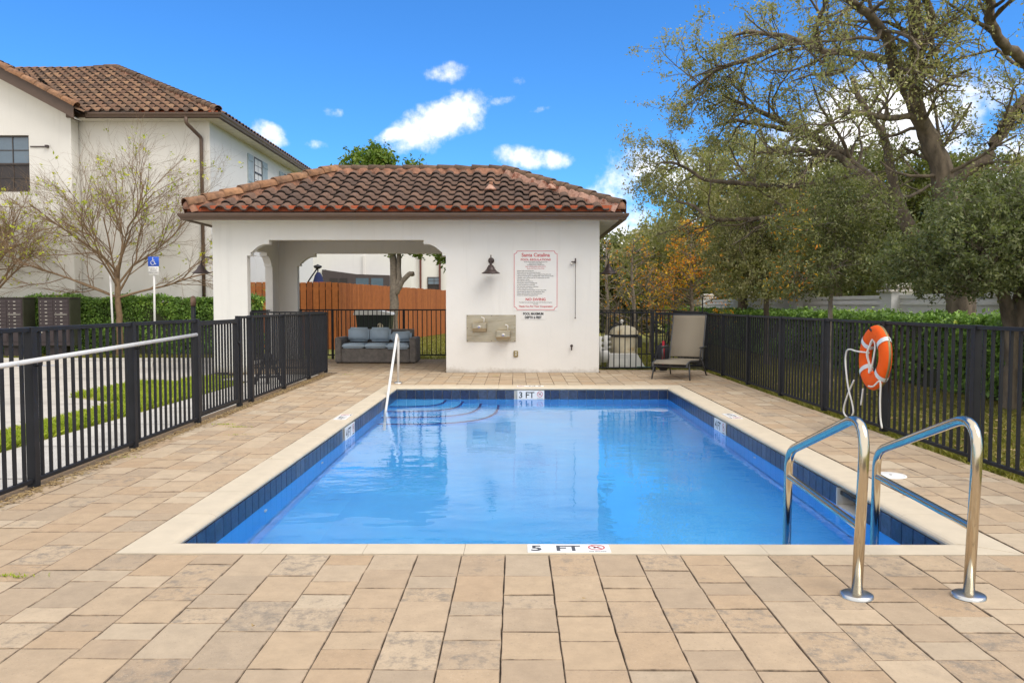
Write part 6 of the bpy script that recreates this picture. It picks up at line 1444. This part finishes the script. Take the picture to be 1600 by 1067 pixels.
back_tree('broad green tree behind the big oak trunk', 12.0, 28.0, 6.4, 3.6, 1500, 37, 'yolive', 0.14)
# tree behind the pavilion
crown_tree('shade_tree', 'leafy green tree with a lopped limb growing behind the pavilion', (-3.72, 24.0, -0.06),
    [([(-3.72, 24, -0.1), (-3.70, 24, 1.0), (-3.68, 24, 1.9), (-3.72, 24, 3.0), (-4.1, 24, 4.6), (-4.4, 24, 5.6)], 0.17, 0.05), ([(-3.68, 24, 1.7), (-3.52, 23.95, 2.2), (-3.50, 24, 3.0), (-3.1, 24, 4.6)], 0.10, 0.05), ([(-3.58, 23.95, 1.75), (-3.42, 23.9, 2.05), (-3.2, 23.85, 2.30), (-3.05, 23.85, 2.33)], 0.085, 0.075), ([(-3.5, 24, 3.0), (-2.6, 23.9, 3.1), (-1.9, 23.9, 2.8), (-1.4, 23.8, 2.2)], 0.06, 0.03)],
    [((-4.5, 24, 5.2), (0.85, 0.85, 0.85)), ((-5.0, 24.1, 4.9), (0.55, 0.6, 0.6)), ((-4.1, 24, 5.7), (0.5, 0.6, 0.5)), ((-3.0, 24, 5.35), (0.42, 0.4, 0.35)), ((-2.75, 24, 5.1), (0.3, 0.3, 0.3)), ((-3.6, 24, 3.4), (0.7, 0.6, 0.45)), ((-2.8, 23.9, 3.25), (0.7, 0.6, 0.35)), ((-1.9, 23.8, 2.95), (0.55, 0.5, 0.35)), ((-3.5, 23.9, 4.3), (0.8, 0.7, 0.5))],
    1500, 13, 0.10, 0.12, M['freshleaf'], M['bark2'], 0.12, 41, 0.4, slim=0.5, twigs=120, tr=0.01)
# sparse slim trees in front of the house
def bare_tree(label, x, y, seed, h=1.35, scale=1.0, leaves=2.2):
    T = Tree(seed); P, rr = T.limb([(x, y, -0.1), (x + 0.02, y, 0.8), (x - 0.02, y, h + 0.35), (x + 0.02, y, h + 0.9)], 0.10, 0.065)
    for i in range(9):
        a = i * 2.4 + T.r.uniform(-.3, .3); el = T.r.uniform(0.7, 1.3); z = h + 0.25 + 0.09 * i
        T.grow((x, y, z - 0.15), (math.cos(a) * math.cos(el), math.sin(a) * math.cos(el), math.sin(el)), 2.5 * scale * T.r.uniform(0.8, 1.15), 0.034, 0, 3, [9, 7, 6], ratio=0.58, wob=0.15, trop=0.03, ang=(0.3, 0.75))
    for a in (2.9, 0.25, 3.3):
        T.grow((x, y, h), (math.cos(a), math.sin(a) * 0.5, 0.55), 2.6 * scale, 0.036, 0, 3, [9, 7, 6], ratio=0.58, wob=0.15, trop=0.02, ang=(0.3, 0.75))
    p = T.leaves(leaves, 0.05); keep = rng.random(len(p)) < 0.10
    # leaves come in small tufts
    c = p[keep][::3]; p = (c[:, None, :] + rng.normal(0, 0.05, (len(c), 5, 3))).reshape(-1, 3)
    T.build('crape_myrtle', label, 'tree', (x, y, -0.06), M['bark3'], M['springleaf'], p, 0.09, 5, 'slim sparse trees before the house', 0.5)
bare_tree('slim tree with many bare twigs and few yellow leaves, beside the white stake', -11.25, 22.5, 51, 1.6, 1.08)
bare_tree('bare twiggy tree rising behind the mailbox cut by the picture edge', -14.9, 22.75, 52, 1.75, 0.62, 1.4)
# hedges: twiggy core with a skin of leaves
def hedge(label, x0, x1, y0, y1, z, kf, kt, size, faces):
    t = thing('hedge', label, 'hedge', ((x0 + x1) / 2, (y0 + y1) / 2, -0.06)); q = MB(); q.box((x0 + 0.14, y0 + 0.14, -0.06), (x1 - 0.14, y1 - 0.14, z - 0.14)); q.build('twigs', M['core'], t)
    P = []
    def bumps(a, b2): return 0.05 * np.sin(a * 2.3 + 1) + 0.04 * np.sin(a * 5.1 + b2 * 3.7) + 0.04 * np.sin(b2 * 6.3 + a)
    def dens(n_):
        return rng.random(n_)
    if 'x0' in faces: a = rng.uniform(y0, y1, kf); h = rng.uniform(0.0, z, kf); P.append(np.stack([x0 + 0.05 + bumps(a, h) + np.abs(rng.normal(0, 0.05, kf)), a, h], 1))
    if 'y0' in faces: k2 = kf; a = rng.uniform(x0, x1, k2); h = rng.uniform(0.0, z, k2); P.append(np.stack([a, y0 + 0.05 + bumps(a, h) + np.abs(rng.normal(0, 0.05, k2)), h], 1))
    a = rng.uniform(x0, x1, kt); c = rng.uniform(y0, y1, kt); P.append(np.stack([a, c, z - 0.06 + bumps(a, c) * 1.1 + rng.normal(0, 0.035, kt) + np.where(rng.random(kt) < 0.03, rng.uniform(0, 0.14, kt), 0)], 1))
    P = np.concatenate(P) - np.array(t.location); V, Q = leaf_quads(P, size, 0.4, 0.5, 0.6); link('foliage', npmesh('foliage', V, Q, M['hedge']), t)
hedge('long clipped green hedge along the right lawn in front of the white wall', 7.05, 8.0, 5.0, 38.0, 1.22, 52000, 38000, 0.072, ('x0', 'y0'))
hedge('clipped hedge in front of the big house behind the mailboxes', -15.6, -7.3, 22.9, 23.45, 1.62, 26000, 9000, 0.075, ('y0',))
# the far wood: one mass beyond the trees
V_, _c = lumps([((x, 46 + 4 * math.sin(x * 1.7), 1.6 + 0.5 * math.sin(x * 2.9)), (3.2, 2.0, 2.4 + 0.8 * math.sin(x * 1.3))) for x in np.arange(3.5, 62, 3.2)] + [((x, 62, 2.2), (5, 2, 3.0)) for x in np.arange(-40, 90, 5.0)], 9500, 11, 0.3, 0.4, 0.6)
V, Q = leaf_quads(V_, 0.40, 0.4, 0.5, 0.65); tag(link('far_wood', npmesh('far_wood', V, Q, M['oliveleaf'])), kind='stuff')
# grass blades
def grass(name, regions, size, mat, lean=0.5):
    P = []
    for (x0, x1, y0, y1, z, k) in regions: P.append(np.stack([rng.uniform(x0, x1, k), rng.uniform(y0, y1, k), np.full(k, z)], 1))
    P = np.concatenate(P); k = len(P); h = size * rng.uniform(0.5, 1.4, k); a = rng.uniform(0, 6.28, k); w = 0.006 + 0.006 * rng.random(k) 
    u = np.stack([np.cos(a), np.sin(a), np.zeros(k)], 1); ln = rng.normal(0, lean, (k, 2)); tip = P + np.stack([ln[:, 0] * h, ln[:, 1] * h, h], 1); mid = P + np.stack([ln[:, 0] * h * 0.3, ln[:, 1] * h * 0.3, h * 0.6], 1)
    q = np.stack([P - u * w[:, None], P + u * w[:, None], mid + u * w[:, None] * 0.8, tip], 1)
    tag(link(name, npmesh(name, q.reshape(-1, 3), np.arange(4 * k).reshape(-1, 4), mat)), kind='stuff')
grass('grass', [(4.16, 7.1, 5.5, 12, -0.06, 42000), (4.16, 7.1, 12, 22, -0.06, 30000), (1.8, 7.0, 17.4, 30, -0.06, 26000), (-4.5, -1.3, 20.8, 40, -0.06, 16000), (-15.6, -6.4, 20.1, 22.9, -0.06, 26000)], 0.055, M['blade'], 0.6)
b_ = MB(); b_.add([(-5.74, -30, -0.048), (-5.13, -30, -0.048), (-5.01, 14.9, -0.048), (-6.4, 14.9, -0.048), (-7.0, 14.5, -0.048), (-7.3, 13.3, -0.048), (-6.9, 12.35, -0.048), (-5.75, 11.6, -0.048)], [tuple(range(8))]); tag(b_.build('grass_verge', M['lawn']), kind='structure')
g1 = [(-5.73, -5.10, 5, 12, -0.048, 34000), (-7.0, -5.05, 12.4, 14.6, -0.048, 24000), (-5.75, -5.05, 11.6, 12.5, -0.048, 5000), (-6.4, -5.05, 12.0, 12.6, -0.048, 3500), (-6.3, -5.7, 14.9, 15.6, -0.048, 2500)]
grass('verge_grass', g1, 0.07, M['bladeb'], 0.45)
# weeds in the paver joints
wp = []
for (x, y, k) in ((-2.62, 4.06, 60), (-3.2, 9.1, 50), (-3.45, 9.3, 60), (-3.05, 8.55, 20), (-3.4, 16.0, 25), (-0.4, 15.7, 14), (-3.62, 7.3, 40)):
    wp.append(np.stack([x + rng.normal(0, 0.08, k), y + rng.normal(0, 0.02, k), np.full(k, 0.007)], 1))
V, Q = leaf_quads(np.concatenate(wp), 0.022, 0.4, 3.5, 0.4); tag(link('joint_weeds', npmesh('joint_weeds', V, Q, M['bladeb'])), kind='stuff')
n_ = 500; x = rng.uniform(-3.6, 4.0, n_); y = rng.uniform(2.5, 16.2, n_); ok = ~((x > PX0 - 0.02) & (x < PX1 + 0.02) & (y > PY0 - 0.02) & (y < PY1 + 0.02)) & (rng.random(n_) < 0.12 + 0.5 * (np.abs(x - 0.2) > 3.2))
V, Q = chips(x[ok], y[ok], np.full(ok.sum(), 0.012), 0.012); tag(link('fallen_leaves', npmesh('fallen_leaves', V, Q, M['litter'])), kind='stuff')
n_ = 5000; x = rng.uniform(4.3, 7.3, n_); y = rng.uniform(6, 17, n_); V, Q = chips(x, y, np.full(n_, -0.04), 0.03); tag(link('lawn_leaves', npmesh('lawn_leaves', V, Q, M['litter'])), kind='stuff')
